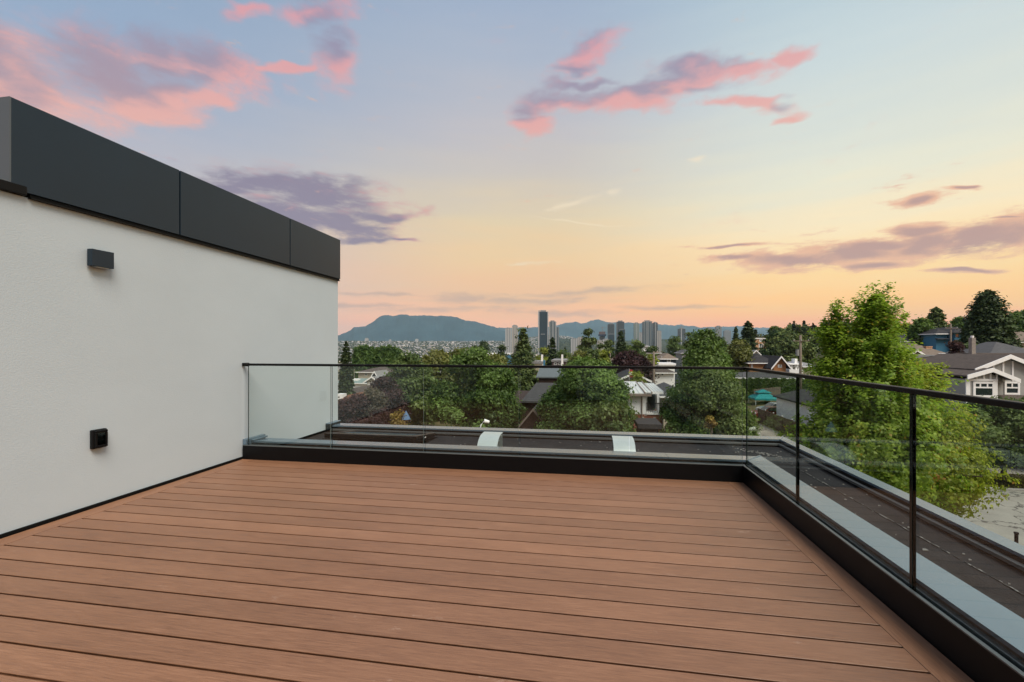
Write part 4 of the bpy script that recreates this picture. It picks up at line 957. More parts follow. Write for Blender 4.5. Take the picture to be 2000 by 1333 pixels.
for px in (1058.5, 1098):
    p = PY(px, 706, 118); b = MB(); b.box(p[0]-.25, p[0]+.25, 118.2, 118.7, p[2]-1.5, PY(px,693,118)[2], M_white); part(b_, 'roof_post', b)
b = MB(); p = PY(1058,714,119); b.box(p[0], PY(1064,0,119)[0], 118.8, 119.9, p[2]-1, PY(0,704,119)[2] if False else PY(1060,704,119)[2], W_blue); part(b_, 'blue_panel', b)
HS(1040, 1059, 711, 706, 118, 8, 'low cream flat roofed building left of the blue panel', RF_light, W_cream, 'flat', name='building', cat='building', trim=False)
HS(925, 986, 694, 691, 190, 20, 'long low warehouse with white roof edge and blue end wall', M_white, W_blue, 'flat', name='building', cat='building', trim=False)
HS(1190, 1222, 707, 698, 110, 9, 'low house with curved white eave and brown roof among trees above the rail', RF_tan, M_white)
HS(1293, 1320, 701, 690, 105, 9, 'dark blue house with brown hipped roof and white double window', RF_tan, W_navy, wins=[(1302.5,1310,702,708,V_(div=2, fw=.14))])
p0 = PY(1290,712,103.5); 
HS(1288, 1318, 714, 710, 98, 5, 'white terrace roof below the dark blue house', M_white, M_white, 'flat', trim=False, name='carport', cat='carport')
HS(1278, 1316, 728, 716, 82, 9, 'white rendered house with brown roof and two small windows under the rail', RF_brown, M_white, wins=[(1283,1288,728,734),(1291,1296,728,734)])
HS(1210, 1264, 742, 728, 66, 9, 'dark roofed bungalow under the purple leaved tree', RF_dark, W_grey, 'gy', o=.6)
HS(1248, 1268, 677, 672, 210, 12, 'distant white house with pale roof between the round trees', RF_light, M_white)
HS(1262, 1290, 690, 683, 170, 12, 'distant cream house beside the utility pole', RF_tan, W_cream)
HS(1332, 1352, 690, 683, 150, 10, 'distant grey house just left of the tall rounded tree', RF_grey, W_grey)
# left group of roofs behind the glass
HS(700, 752, 727, 717, 100, 10, 'cream house with wide brown grey roof below the poplars', RF_brown, W_cream, wins=[(713,717,729,735),(733,737,729,736)])
tq = HS(640, 725, 748, 739, 84, 10, 'house with pale weathered green roof and a skylight', RF_teal, M_white)
b = MB(); p = PY(697,741,87); b.box(p[0]-.7, p[0]+.7, 86, 87.2, p[2]-.6, p[2]+.12, M_white); part(tq, 'skylight', b)
g1 = HS(717, 740, 745, 735.5, 82, 5, 'white double gable dormer house beside the weathered green roof', RF_light, M_white, 'gy', o=.6, wins=[(725,733,748,752,V_(fw=.08))])
x0_, x1_ = PY(722,0,86)[0], PY(745,0,86)[0]; b = MB(); roof_gable(b, x0_, x1_, 86, 91, PY(733,744,86)[2], PY(734,735,86)[2]+1.2*.9, RF_light, 'y', .5); part(g1, 'roof', b); trim_gable(g1, x0_, x1_, 85.4, PY(733,744,86)[2], PY(734,735,86)[2]+1.2*.9, .5, .3)
HS(655, 722, 768, 752, 66, 11, 'low house with grey brown roof in front of the weathered green roof', RF_brown, W_cream)
rt = HS(640, 690, 806, 767, 52, 9, 'house with terracotta tiled roof and pale skylight at the wall edge', RF_red, W_cream, trim=False)
b = MB(); p = PY(667,768,54.3); b.box(p[0]-.45, p[0]+.45, 53.8, 54.8, p[2]-.8, p[2]-.1, M_white); part(rt, 'skylight', b)

# ------------------------------------------------------------------ street things
# brown plank fence
fn = thing('fence', (21.5, 50, -8.3), 'brown wooden plank fence running up the lane', 'fence')
M_fence = mat('brown_fence_paint', (.115,.062,.044), .85, noise=.25, nscale=4)
t_ = MB(); t_.box(-.012, .012, -.07, .07, 0, 1.75, M_fence); pm = t_.mesh('plank'); yy = 43.2; rng = random.Random(3)
while yy < 59.5:
    o = bpy.data.objects.new('plank', pm); COL.objects.link(o); o.parent = fn; o.location = Vector((21.45+rng.uniform(-.006, .006), yy, -8.25+rng.uniform(-.03, .03)))-fn.location; yy += .152
for k in range(8):
    b = MB(); b.box(21.38, 21.43, 43.3+k*2.3-.05, 43.3+k*2.3+.05, -8.4, -6.42, M_fence); b.box(21.36, 21.45, 43.3+k*2.3-.06, 43.3+k*2.3+.06, -6.419, -6.36, M_white); part(fn, 'post', b)
b = MB(); b.box(21.465, 21.5, 43.2, 59.4, -7.9, -7.8, M_fence); b.box(21.465, 21.5, 43.2, 59.4, -6.8, -6.7, M_fence); part(fn, 'rail', b)
# garage
gr = thing('garage', (28, 54, -8.3), 'white sided garage with dark roof behind the brown fence', 'garage')
zg_ = -5.2
b = MB(); b.box(24.6, 31, 46.5, 62, -8.4, zg_, M_white); part(gr, 'wall', b)
b = MB()
for k in range(18): b.box(24.575, 24.599, 46.5, 62, -8.3+k*.16, -8.3+k*.16+.14, M_white)
part(gr, 'siding', b, kind='stuff')
b = MB(); roof_gable(b, 24.6, 31, 46.5, 62, zg_+.12, zg_+.95, RF_dark, 'y', .35); part(gr, 'roof', b)
b = MB(); gable_end(b, 24.6, 31, 46.5, zg_+.002, zg_+.72, M_white); part(gr, 'gable', b)
b = MB(); b.box(24.55, 24.59, 49.5, 50.6, -7.1, -6.2, M_dglass); part(gr, 'window', b)
# gazebo
Yz = 71.0
ga = thing('gazebo', (PY(1500,0,Yz)[0], Yz+1.5, gz(PY(1500,0,Yz)[0], Yz)), 'turquoise fabric garden gazebo with a two tier canopy', 'gazebo')
M_teal = mat('turquoise_fabric', (.0,.22,.22), .7, noise=.1, nscale=1.5)
gx0_, gx1_ = PY(1475,0,Yz)[0], PY(1521,0,Yz)[0]; zc_ = PY(1500,782,Yz)[2]; zc2 = PY(1495,768,Yz+1.5)[2]; zc3 = PY(1492,762.5,Yz+1.5)[2]
def tier(x0, x1, y0, y1, z0, z1, k, m, val=.25):
    b = MB(); xm, ym = (x0+x1)/2, (y0+y1)/2; w = (x1-x0)/2*k; d = (y1-y0)/2*k
    b.hexa([(x0,y0,z0),(x1,y0,z0),(x1,y1,z0),(x0,y1,z0)], [(xm-w,ym-d,z1),(xm+w,ym-d,z1),(xm+w,ym+d,z1),(xm-w,ym+d,z1)], m)
    for e in ((x0,x1,y0,y0+.02),(x0,x1,y1-.02,y1),(x0,x0+.02,y0+.021,y1-.021),(x1-.02,x1,y0+.021,y1-.021)): b.box(*e, z0-val, z0-.001, m)
    return b
part(ga, 'canopy', tier(gx0_, gx1_, Yz, Yz+3, zc_+.2, zc2, .38, M_teal)); cxm = (gx0_+gx1_)/2
part(ga, 'canopy_top', tier(cxm-.95, cxm+.95, Yz+.75, Yz+2.25, zc2+.12, zc3+.1, .15, M_teal, .1))
for xx in (gx0_+.1, gx1_-.1):
    for yy in (Yz+.1, Yz+2.9):
        b = MB(); b.box(xx-.035, xx+.035, yy-.035, yy+.035, ga.location.z-.1, zc_+.1, M_galv); part(ga, 'leg', b)
# timber screen behind the car
sc_ = thing('fence', (PY(1500,0,75)[0], 75, -9), 'weathered timber screen beneath the turquoise gazebo', 'fence')
t_ = MB(); t_.box(-.13, .13, -.012, .012, 0, 2.0, M_pole); pm = t_.mesh('plank'); xx = PY(1474,0,75)[0]
while xx < PY(1524,0,75)[0]:
    o = bpy.data.objects.new('plank', pm); COL.objects.link(o); o.parent = sc_; o.location = Vector((xx, 75, gz(xx, 75)-.1))-sc_.location; xx += .28
b = MB(); b.box(PY(1474,0,75)[0], PY(1524,0,75)[0], 75.013, 75.06, gz(24,75)+1.5, gz(24,75)+1.6, M_pole); part(sc_, 'rail', b)
# cars
def car(x, y, z, rz, label, paint, L=4.4, group=None, suv=True):
    r = thing('parked_car', (x, y, z), label, 'car', group); Wd = .88
    def add(nm, b, bevel=0, parent=None):
        me = b.mesh(nm); o = bpy.data.objects.new(nm, me); COL.objects.link(o); o.parent = parent or r
        if bevel: add_bevel(o, bevel, 3)
        return o
    def prof(pts, w0, m, b=None, w1=None):
        b = b or MB(); b.hexa([(px_*L, -w0, pz) for px_, pz in pts], [(px_*L, w0, pz) for px_, pz in pts], m); return b
    body = [(-.5,.32),(-.5,.78),(-.46,.98),(-.2,1.02),(.2,1.0),(.40,.88),(.485,.72),(.5,.45),(.49,.28),(-.48,.25)]
    add('body', prof(body, Wd, paint), .05)
    cab = [(-.485,.99),(-.44,1.30),(-.38,1.5),(-.1,1.56),(.06,1.52),(.22,1.0)]
    add('cabin', prof(cab, Wd*.86, paint), .05)
    for s in (-1, 1):
        b = MB(); pts = [(-.44,1.05),(-.41,1.28),(-.36,1.42),(-.10,1.47),(.045,1.44),(.18,1.05)]
        y0_, y1_ = sorted((s*Wd*.86, s*(Wd*.86+.012))); b.hexa([(a*L, y0_, c) for a, c in pts], [(a*L, y1_, c) for a, c in pts], M_dglass); add('side_window', b)
        for a in (-.31, .32):
            b = MB(); b.tube([(a*L, s*(Wd-.2), .33), (a*L, s*(Wd+.02), .33)], .33, M_blackm, 20); wo_ = add('wheel', b)
            b = MB(); b.tube([(a*L, s*(Wd+.018), .33), (a*L, s*(Wd+.03), .33)], .2, M_galv, 14); add('rim', b, parent=wo_)
        b = MB(); b.box(.475*L, .492*L, s*Wd*.62-.16, s*Wd*.62+.16, .66, .80, M_white); add('headlight', b)
        b = MB(); b.box(-.505*L, -.49*L, s*Wd*.72-.1, s*Wd*.72+.1, .75, 1.0, mat('tail_red', (.3,.01,.01), .3)); add('tail_light', b)
        b = MB(); b.box(.14*L, .18*L, s*(Wd*.86+.02)-.06, s*(Wd*.86+.13)+.02, 1.02, 1.14, paint); add('mirror', b, .02)
    b = MB(); b.hexa([(.075*L,-Wd*.78,1.47),(.075*L,Wd*.78,1.47),(.215*L,Wd*.8,1.05),(.215*L,-Wd*.8,1.05)], [(.09*L,-Wd*.78,1.50),(.09*L,Wd*.78,1.50),(.235*L,Wd*.8,1.07),(.235*L,-Wd*.8,1.07)], M_dglass); add('windscreen', b)
    r.rotation_euler = (0, 0, rz); return r
xr, yr_ = PY(1503,0,63)[0], 63
car(xr, yr_, -8.25, rad(184), 'red hatchback parked behind the end of the brown fence', mat('red_car_paint', (.16,.012,.012), .25, spec=.7), 4.2)
car(PY(1512,0,67)[0], 67, -8.2, rad(183), 'silver car parked just behind the red hatchback', mat('silver_car_paint', (.33,.35,.36), .25, .5), 4.3)
car(PY(1925,0,44)[0]-2.5, 40.6, -8.1, rad(5), 'dark car parked in the shade under the dark right hand tree', mat('dark_blue_paint', (.012,.014,.02), .25), 4.6)
# utility poles and wires
T_grey_ = mat('transformer_grey', (.22,.23,.22), .6)
def upole(px, topy, basey, Y, label, arm=True, transf=False, r=.16):
    p = PY(px, topy, Y); zb = min(gz(p[0], Y), PY(px, basey, Y)[2]); o = thing('utility_pole', (p[0], Y, zb), label, 'utility pole')
    b = MB(); b.tube([(p[0],Y,zb-.3),(p[0],Y,p[2])], r, M_pole, 10, r*.75); part(o, 'pole', b, smooth=True)
    if arm: b = MB(); b.box(p[0]-1.1, p[0]+1.1, Y-.06-r, Y-r+.04, p[2]-.9, p[2]-.78, M_pole); part(o, 'crossarm', b)
    for dx in (-.95, 0, .95):
        b = MB(); b.tube([(p[0]+dx,Y-r-.01,p[2]-.78),(p[0]+dx,Y-r-.01,p[2]-.62)], .05, M_galv, 8); part(o, 'insulator', b)
    if transf: b = MB(); b.tube([(p[0]-.42,Y,p[2]-3.0),(p[0]-.42,Y,p[2]-2.1)], .22, T_grey_, 14); part(o, 'transformer', b)
    return p
p1 = upole(1563.5, 655, 760, 70, 'tall weathered utility pole with a grey transformer by the yellow green tree', True, True, .2)
p2 = upole(1857, 633, 690, 96, 'utility pole standing in front of the blue house', True, False, .17)
p3 = upole(1277, 687, 765, 60, 'brown utility pole beside the white house with two small windows', False, False, .17)
p4 = upole(671.5, 742, 765, 72, 'short dark pole in front of the weathered green roof', False, False, .1)
p5 = upole(692, 721, 755, 90, 'thin pale pole rising beside the weathered green roof', False, False, .08)
p6 = upole(1192, 690, 720, 95, 'thin pole above the low curved eave house', False, False, .12)
M_wire = mat('wire', (.02,.02,.02), .6)
def wire(a, b_, sag, label, r=.018):
    pts = [(a[0]+(b_[0]-a[0])*k/24, a[1]+(b_[1]-a[1])*k/24, a[2]+(b_[2]-a[2])*k/24-sag*4*(k/24)*(1-k/24)) for k in range(25)]
    b = MB(); b.tube(pts, r, M_wire, 5); single('overhead_wire', b, label, 'wire')
wire((p1[0]-.9, 70, p1[2]-.7), PT(1200, 668, 190), 2.0, 'upper overhead wire running left from the tall weathered pole')
wire((p1[0], 70, p1[2]-2.2), PT(1330, 690, 120), 1.6, 'lower overhead wire running left from the tall weathered pole')
wire((p2[0], 96, p2[2]-4), PY(2060, 655, 60), .6, 'overhead wire running right across the big fir')
wire((p2[0], 96, p2[2]-.8), (p1[0]+.9, 70, p1[2]-.7), 1.8, 'overhead wire joining the two poles behind the yellow green tree')
wire((p1[0], 70, p1[2]-6.5), PY(1380, 772, 44), .8, 'service wire dropping over the turquoise gazebo')
# street lamp head over the parapet
lp = PT(950, 824, 24); sl = thing('street_lamp', (lp[0]-.3, lp[1], -8.3), 'white curved street lamp with round head just above the roof edge', 'street lamp')
b = MB(); b.tube([(lp[0]-.38,lp[1],-8.4),(lp[0]-.38,lp[1],lp[2]-.5),(lp[0]-.30,lp[1],lp[2]-.18),(lp[0]-.16,lp[1],lp[2]-.02),(lp[0]-.02,lp[1],lp[2]+.02)], .035, M_white, 8); part(sl, 'pole', b, smooth=True)
b = MB(); b.tube([(lp[0]-.1,lp[1],lp[2]+.02),(lp[0]-.06,lp[1],lp[2]+.02),(lp[0]+.05,lp[1],lp[2]),(lp[0]+.16,lp[1],lp[2]-.02)], .13, M_white, 12, .08); part(sl, 'lamp_head', b, smooth=True)
# flag
fp = PT(1229, 722, 55); fl = thing('flag', (fp[0], fp[1], -8.5), 'red and white flag hanging limp on a pole in front of the purple tree', 'flag')
b = MB(); b.tube([(fp[0],fp[1],-8.6),(fp[0],fp[1],fp[2]+.2)], .03, M_galv, 6); part(fl, 'flagpole', b)
Mr_ = mat('flag_red', (.35,.03,.03), .8)
b = MB(); x = fp[0]; z = fp[2]
for k, (c0, c1, m_) in enumerate(((0,.28,Mr_),(.28,.55,M_white),(.55,.85,Mr_))):
    b.hexa([(x+.03+.05*math.sin(c0*5),fp[1]-.02,z-c0*1.1),(x+.40,fp[1]+.03,z-.05-c0*1.1),(x+.42,fp[1]+.03,z-.1-c1*1.1),(x+.04,fp[1]-.02,z-c1*1.1)], [(x+.03+.05*math.sin(c0*5),fp[1]+.02,z-c0*1.1),(x+.40,fp[1]+.07,z-.05-c0*1.1),(x+.42,fp[1]+.07,z-.1-c1*1.1),(x+.04,fp[1]+.02,z-c1*1.1)], m_)
part(fl, 'cloth', b)
# blue garden parasol closed
up = PT(793, 803, 40); pb_ = thing('parasol', (up[0], up[1], gz(up[0], up[1])), 'closed blue parasol beside the yellowish shrub', 'parasol')
b = MB(); b.tube([(up[0],up[1],gz(up[0],up[1])),(up[0],up[1],up[2]-.7)], .03, M_pole, 6); part(pb_, 'pole', b)
b = MB(); b.tube([(up[0],up[1],up[2]),(up[0],up[1],up[2]-.35),(up[0],up[1],up[2]-.75)], .03, mat('blue_fabric', (.09,.17,.30), .8), 10, .42); part(pb_, 'canopy', b)
# bollard
bp = PZ(1985, 1062, -8.22); bo = thing('bollard', bp, 'short dark bollard at the street edge below the parapet', 'bollard')
b = MB(); b.tube([(bp[0],bp[1],-8.25),(bp[0],bp[1],-7.75)], .07, M_blackm, 12); part(bo, 'post', b); b = MB(); b.tube([(bp[0],bp[1],-7.75),(bp[0],bp[1],-7.68)], .09, M_blackm, 12); part(bo, 'cap', b)
# hydrant-like stone planter by the fence
pp = PZ(1522, 838, -8.25); b = MB(); b.hexa([(pp[0]-.12,pp[1]-.12,-8.25),(pp[0]+.12,pp[1]-.12,-8.25),(pp[0]+.12,pp[1]+.12,-8.25),(pp[0]-.12,pp[1]+.12,-8.25)], [(pp[0]-.2,pp[1]-.2,-7.75),(pp[0]+.2,pp[1]-.2,-7.75),(pp[0]+.2,pp[1]+.2,-7.75),(pp[0]-.2,pp[1]+.2,-7.75)], M_pole)
b.box(pp[0]-.17, pp[0]+.17, pp[1]-.17, pp[1]+.17, -7.749, -7.70, M_bark)
single('planter', b, 'small tan planter standing against the brown fence', 'planter')

# ------------------------------------------------------------------ trees
K = dict
# the two near maples
tree(1706, 572, 270, 15.5, 'tall bright green maple rising above the horizon in front of the glass', 'sprays', prof='maple', m='maple', cb=.34, leaf=.092, nl=270, ncl=4, lpc=18, cr=.145, seed=11, name='maple_tree')
tree(1630, 596, 160, 16.0, 'slender second maple leader left of the tallest one', 'sprays', prof='maple', m='maple', cb=.2, leaf=.09, nl=150, ncl=4, lpc=17, cr=.14, seed=14, name='maple_tree')
tree(1757, 696, 272, 17, 'wide yellow green maple with orange tinted tips beside the tall bright one', 'sprays', prof='skirt', m='maple2', cb=.42, leaf=.095, nl=420, ncl=4, lpc=17, cr=.17, seed=12, name='maple_tree')
tree(1668, 775, 165, 16.2, 'lower leafy maple at the street corner, left of the taller two', 'sprays', prof='round', m='maple', cb=.34, leaf=.09, nl=220, ncl=4, lpc=17, cr=.16, seed=13, name='maple_tree')
tree(929, 689, 176, 36, 'broad dark tree, the leftmost large one behind the rear glass', prof='dome', m='chestnut', cb=.03, leaf=.165, nl=80, ncl=3000, lpc=27, cr=.27, seed=21, lob=.3)
tree(1147, 708, 198, 33, 'broad dark tree left of the white house with metal roof', prof='dome', m='chestnut', cb=.03, leaf=.16, nl=80, ncl=3200, lpc=27, cr=.26, seed=22, lob=.3)
tree(1196, 785, 84, 28, 'low rounded tree right against the roof edge in front of the brick base', prof='dome', m='chestnut2', cb=.05, leaf=.17, nl=40, ncl=1500, lpc=20, cr=.22, seed=23, lob=.32)
tree(1376, 655, 198, 38, 'tall rounded dark tree right of the white metal roofed house', prof='cone', m='chestnut', cb=.02, leaf=.17, nl=90, ncl=3600, lpc=26, cr=.28, seed=24, lob=.34)
tree(1392, 722, 138, 36, 'lower bushy dark tree just in front of the tall rounded one', prof='dome', m='chestnut2', cb=.03, leaf=.16, nl=60, ncl=2200, lpc=26, cr=.26, seed=25, lob=.32)
tree(1390, 800, 16, 28, 'slim rust coloured sapling at the roof edge', prof='column', m='rust', cb=.1, leaf=.12, nl=14, ncl=200, lpc=14, cr=.12, seed=26, name='sapling')
tree(800, 694, 100, 52, 'olive green broad tree left of the leftmost large dark tree', prof='dome', m='chestnut2', cb=.03, leaf=.27, nl=60, ncl=1700, lpc=20, cr=.38, seed=27, lob=.32)
tree(850, 690, 90, 60, 'rounded olive tree rising just above the rail behind the dark one', prof='dome', m='olive', cb=.05, leaf=.3, nl=40, ncl=1000, lpc=18, cr=.4, seed=28)
tree(905, 686, 80, 66, 'broad olive green treetop above the rail beside the warehouse', prof='dome', m='olive', cb=.05, leaf=.32, nl=40, ncl=900, lpc=18, cr=.42, seed=29)
tree(965, 698, 90, 58, 'spreading olive treetop above the rail left of the cedar', prof='dome', m='olive', cb=.05, leaf=.3, nl=40, ncl=900, lpc=18, cr=.4, seed=30)
tree(752, 745, 78, 44, 'tall dusky purple plum tree behind the rear glass', prof='dome', m='purple', cb=.05, leaf=.2, nl=50, ncl=1300, lpc=18, cr=.28, seed=31)
tree(690, 775, 84, 38, 'wide purple plum tree nearest the white wall', prof='dome', m='purple', cb=.05, leaf=.18, nl=50, ncl=1200, lpc=18, cr=.26, seed=32)
tree(728, 762, 50, 39, 'dusty grey brown tree between the two purple plum trees', prof='dome', m='dusty', cb=.05, leaf=.16, nl=30, ncl=700, lpc=16, cr=.26, seed=33)
tree(738, 800, 60, 32, 'low dark red shrub in front of the purple plum trees', prof='dome', m='purple', cb=.02, leaf=.15, nl=30, ncl=700, lpc=16, cr=.2, seed=34, name='shrub', cat='shrub')
tree(780, 812, 70, 30, 'yellowish shrub just above the parapet coping', prof='dome', m='rust', cb=.02, leaf=.13, nl=30, ncl=700, lpc=16, cr=.18, seed=35, name='shrub', cat='shrub')
tree(1960, 790, 150, 31, 'dark layered tree on the verge before the grey house', prof='dome', m='chestnut2', cb=.34, leaf=.17, nl=60, ncl=3000, lpc=20, cr=.24, seed=36, lob=.3)
tree(2060, 780, 130, 33, 'dark tree at the frame edge behind the street verge', prof='dome', m='chestnut2', cb=.3, leaf=.2, nl=40, ncl=1400, lpc=20, cr=.26, seed=37)
tree(1232, 692, 92, 78, 'dark purple leaved copper beech straddling the rail', prof='dome', m='purple', cb=.05, leaf=.34, nl=50, ncl=1300, lpc=18, cr=.42, seed=38)
tree(1243, 728, 34, 52, 'small bright green tree behind the pale metal roof', prof='dome', m='lime', cb=.05, leaf=.2, nl=24, ncl=500, lpc=16, cr=.25, seed=39)
tree(1178, 688, 34, 88, 'yellow green treetop above the rail right of the broad dark tree', prof='egg', m='lime', cb=.05, leaf=.35, nl=24, ncl=500, lpc=16, cr=.4, seed=40)
tree(1135, 692, 82, 75, 'mottled green treetop just above the rail in the centre', prof='dome', m='olive', cb=.05, leaf=.32, nl=40, ncl=900, lpc=18, cr=.4, seed=41)
tree(1270, 694, 22, 86, 'lime green tree clump beside the brown utility pole', prof='dome', m='lime', cb=.05, leaf=.35, nl=20, ncl=300, lpc=16, cr=.4, seed=42)
tree(1445, 668, 46, 88, 'light olive round tree right of the tall rounded dark tree', prof='dome', m='olive', cb=.05, leaf=.34, nl=36, ncl=900, lpc=18, cr=.42, seed=43)
tree(1534, 652, 84, 120, 'wide dark evergreen mass behind the orange house', prof='dome', m='fir2', cb=.03, leaf=.5, nl=50, ncl=1400, lpc=18, cr=.6, seed=44)
tree(1690, 634, 120, 150, 'dark hillside tree hidden mostly by the tall bright maple', prof='dome', m='chestnut2', cb=.05, leaf=.6, nl=40, ncl=700, lpc=16, cr=.7, seed=45)
for i, (x_, y_, h_, w_, lab) in enumerate([(28,12,7,6,'round street tree on the near verge, closest to the terrace'),(50,8,8,6.5,'round tree between the two houses across the street'),(66,41,7.5,6,'street tree on the far verge beside the cream house'),(88,41,8,6.5,'street tree between the cream and blue grey houses'),(110,41,8,7,'last street tree on the far verge'),(78,66,11,8,'tall tree behind the cream house')]):
    zb_t = gz(x_, y_); ld = C_*y_-S_*x_; px_t = CX+F*(C_*x_+S_*y_)/ld if ld > 1 else None
    if px_t is None or px_t > 6000: continue
    tree(px_t, HY-F*(zb_t+h_-H)/ld, w_*F/ld, ld, lab, prof='dome', m='chestnut2', cb=.25, leaf=.3, nl=30, ncl=700, lpc=16, cr=.35, seed=120+i)
# cedar and firs
tree(1022, 646, 104, 120, 'spreading green cedar left of the tallest tower', 'conifer', m='fir2', cb=.02, leaf=.42, nlev=24, nbr=12, seed=51, droop=.25, sharp=1.1)
tree(1079, 661, 42, 135, 'slim dark fir in front of the tallest tower', 'conifer', m='fir', cb=.02, leaf=.4, nlev=22, nbr=10, seed=52)
tree(1150, 642, 40, 150, 'dark pointed oval evergreen right of the tallest tower', prof='egg', m='fir2', cb=.0, leaf=.5, nl=40, ncl=1200, lpc=16, cr=.5, seed=53, name='conifer_tree')
tree(1213, 650, 56, 140, 'layered spruce in front of the middle towers', 'conifer', m='fir', cb=.02, leaf=.42, nlev=22, nbr=10, seed=54)
tree(676, 670, 34, 70, 'narrow fir rising right beside the white wall', 'conifer', m='fir', cb=.0, leaf=.24, nlev=26, nbr=12, seed=55, dens=8, sharp=.5)
tree(1461, 629, 40, 130, 'dark pointed fir on the skyline left of the peach building', 'conifer', m='fir', cb=.0, leaf=.42, nlev=22, nbr=11, seed=56, dens=8, sharp=.5)
tree(1437, 641, 28, 150, 'thin ragged fir on the skyline left of the dark pointed one', 'conifer', m='fir', cb=.0, leaf=.42, nlev=18, nbr=8, seed=57)
tree(1928, 570, 108, 74, 'huge dense dark fir towering over the brown tiled roof', 'conifer', m='fir', cb=.0, leaf=.34, nlev=46, nbr=24, seed=58, dens=10, sharp=.56, droop=.3, lpc=12)
tree(1828, 602, 44, 130, 'neat dark pine on the ridge behind the blue house', 'conifer', m='fir2', cb=.0, leaf=.42, nlev=26, nbr=18, seed=59, dens=8, sharp=.42)
tree(1801, 628, 46, 92, 'bright green rounded tree left of the blue house', prof='dome', m='chestnut', cb=.03, leaf=.36, nl=40, ncl=1200, lpc=18, cr=.42, seed=60)
tree(1873, 622, 24, 128, 'small green tree on the ridge between the pole and the huge fir', prof='dome', m='chestnut', cb=.03, leaf=.4, nl=24, ncl=500, lpc=16, cr=.5, seed=61)
tree(1995, 612, 64, 110, 'round green tree on the skyline at the right edge', prof='dome', m='chestnut', cb=.03, leaf=.42, nl=40, ncl=1200, lpc=18, cr=.5, seed=62)
tree(1866, 672, 32, 62, 'small purple leaved bush above the brown tiled roof', prof='dome', m='purple', cb=.03, leaf=.22, nl=24, ncl=600, lpc=16, cr=.28, seed=63, name='shrub', cat='shrub')
tree(1893, 676, 30, 64, 'olive bush beside the chimney of the brown tiled roof', prof='dome', m='fir2', cb=.03, leaf=.22, nl=24, ncl=500, lpc=16, cr=.28, seed=64, name='shrub', cat='shrub')
tree(1767, 632, 40, 140, 'hazy green tree right of the maple on the ridge', prof='dome', m='olive', cb=.03, leaf=.45, nl=24, ncl=500, lpc=16, cr=.5, seed=65)
for i, (px, ty, w_, t, pf, mm, lab) in enumerate([
    (1247,658,30,160,'dome','chestnut2','rounded green tree in front of the pale green tinted tower'), (1275,661,24,165,'egg','fir2','dark oval tree below the right hand middle tower'),
    (1318,660,50,170,'dome','chestnut2','loose green tree left of the tall rounded tree near the crane'), (1395,654,60,150,'dome','fir2','dark tree behind the shoulder of the tall rounded tree'),
    (1190,668,30,170,'dome','fir2','dark green tree beside the layered spruce'), (1230,672,30,150,'dome','chestnut2','mid green tree right of the layered spruce'),
    (1105,680,50,160,'dome','chestnut2','low green tree right of the slim dark fir'), (1062,683,34,150,'dome','lime','bright yellow green tree at the foot of the tallest tower'),
    (1172,676,34,160,'dome','fir2','dark tree right of the pointed oval evergreen'), (1520,645,44,190,'dome','fir2','dark tree on the skyline right of the peach building'),
    (1551,636,40,200,'dome','chestnut2','broad dark tree on the skyline above the tall pole'), (1573,638,22,190,'egg','fir','pointed dark tree on the skyline just right of the tall pole'),
    (1512,640,20,210,'egg','fir2','small dark skyline tree left of the broad one'), (945,668,22,210,'dome','fir','dark tree standing before the valley houses'),
    (929,677,14,200,'egg','fir','small dark fir left of the valley tree'), (981,675,18,190,'egg','fir','small dark oval tree in front of the twin pale towers'),
    (1740,640,30,150,'dome','olive','ridge tree peeping over the right shoulder of the maple'), (1345,652,22,180,'egg','fir2','narrow dark tree left of the tall rounded tree top'),
    (1590,648,40,170,'dome','fir2','dark tree left of the maple on the skyline'), (1410,668,40,120,'dome','chestnut','green tree just right behind the tall rounded tree')]):
    tree(px, ty, w_, t, lab, prof=pf, m=mm, cb=.02, leaf=.45*t/150, nl=26, ncl=520, lpc=14, cr=.5*t/150, seed=70+i, name='conifer_tree' if mm.startswith('fir') else 'broadleaf_tree')
# poplar row: one built, the rest copied
def copy_tree(o, parent=None):
    c = o.copy(); COL.objects.link(c); c.parent = parent
    for ch in o.children: copy_tree(ch, c)
    return c
pops = [(696,680,'first'), (706,677,'second'), (716,676,'third'), (726,679,'fourth'), (737,681,'fifth'), (749,678,'sixth'), (760,676,'seventh'), (771,679,'eighth'), (781,684,'ninth')]
pop0 = None; rng = random.Random(8)
for i, (px, ty, w_) in enumerate(pops):
    lab = 'tall green poplar in the row below the far city, %s from the white wall' % w_
    if pop0 is None:
        pop0 = tree(px, ty, 14, 150, lab, prof='column', m='poplar', cb=.03, leaf=.38, nl=50, ncl=1100, lpc=14, cr=.42, seed=90, name='poplar_tree', group='poplars in a row', lob=.5)
        h0 = PT(px, ty, 150)[2]-pop0.location.z
    else:
        c = copy_tree(pop0); x, y, z = PT(px, ty, 150+rng.uniform(-8, 8)); zb = gz(x, y); c.location = (x, y, zb); s = (z-zb)/h0; c.scale = (s*rng.uniform(.9, 1.15), s, s); c.rotation_euler = (0, 0, rng.uniform(0, 6)); c['label'] = lab
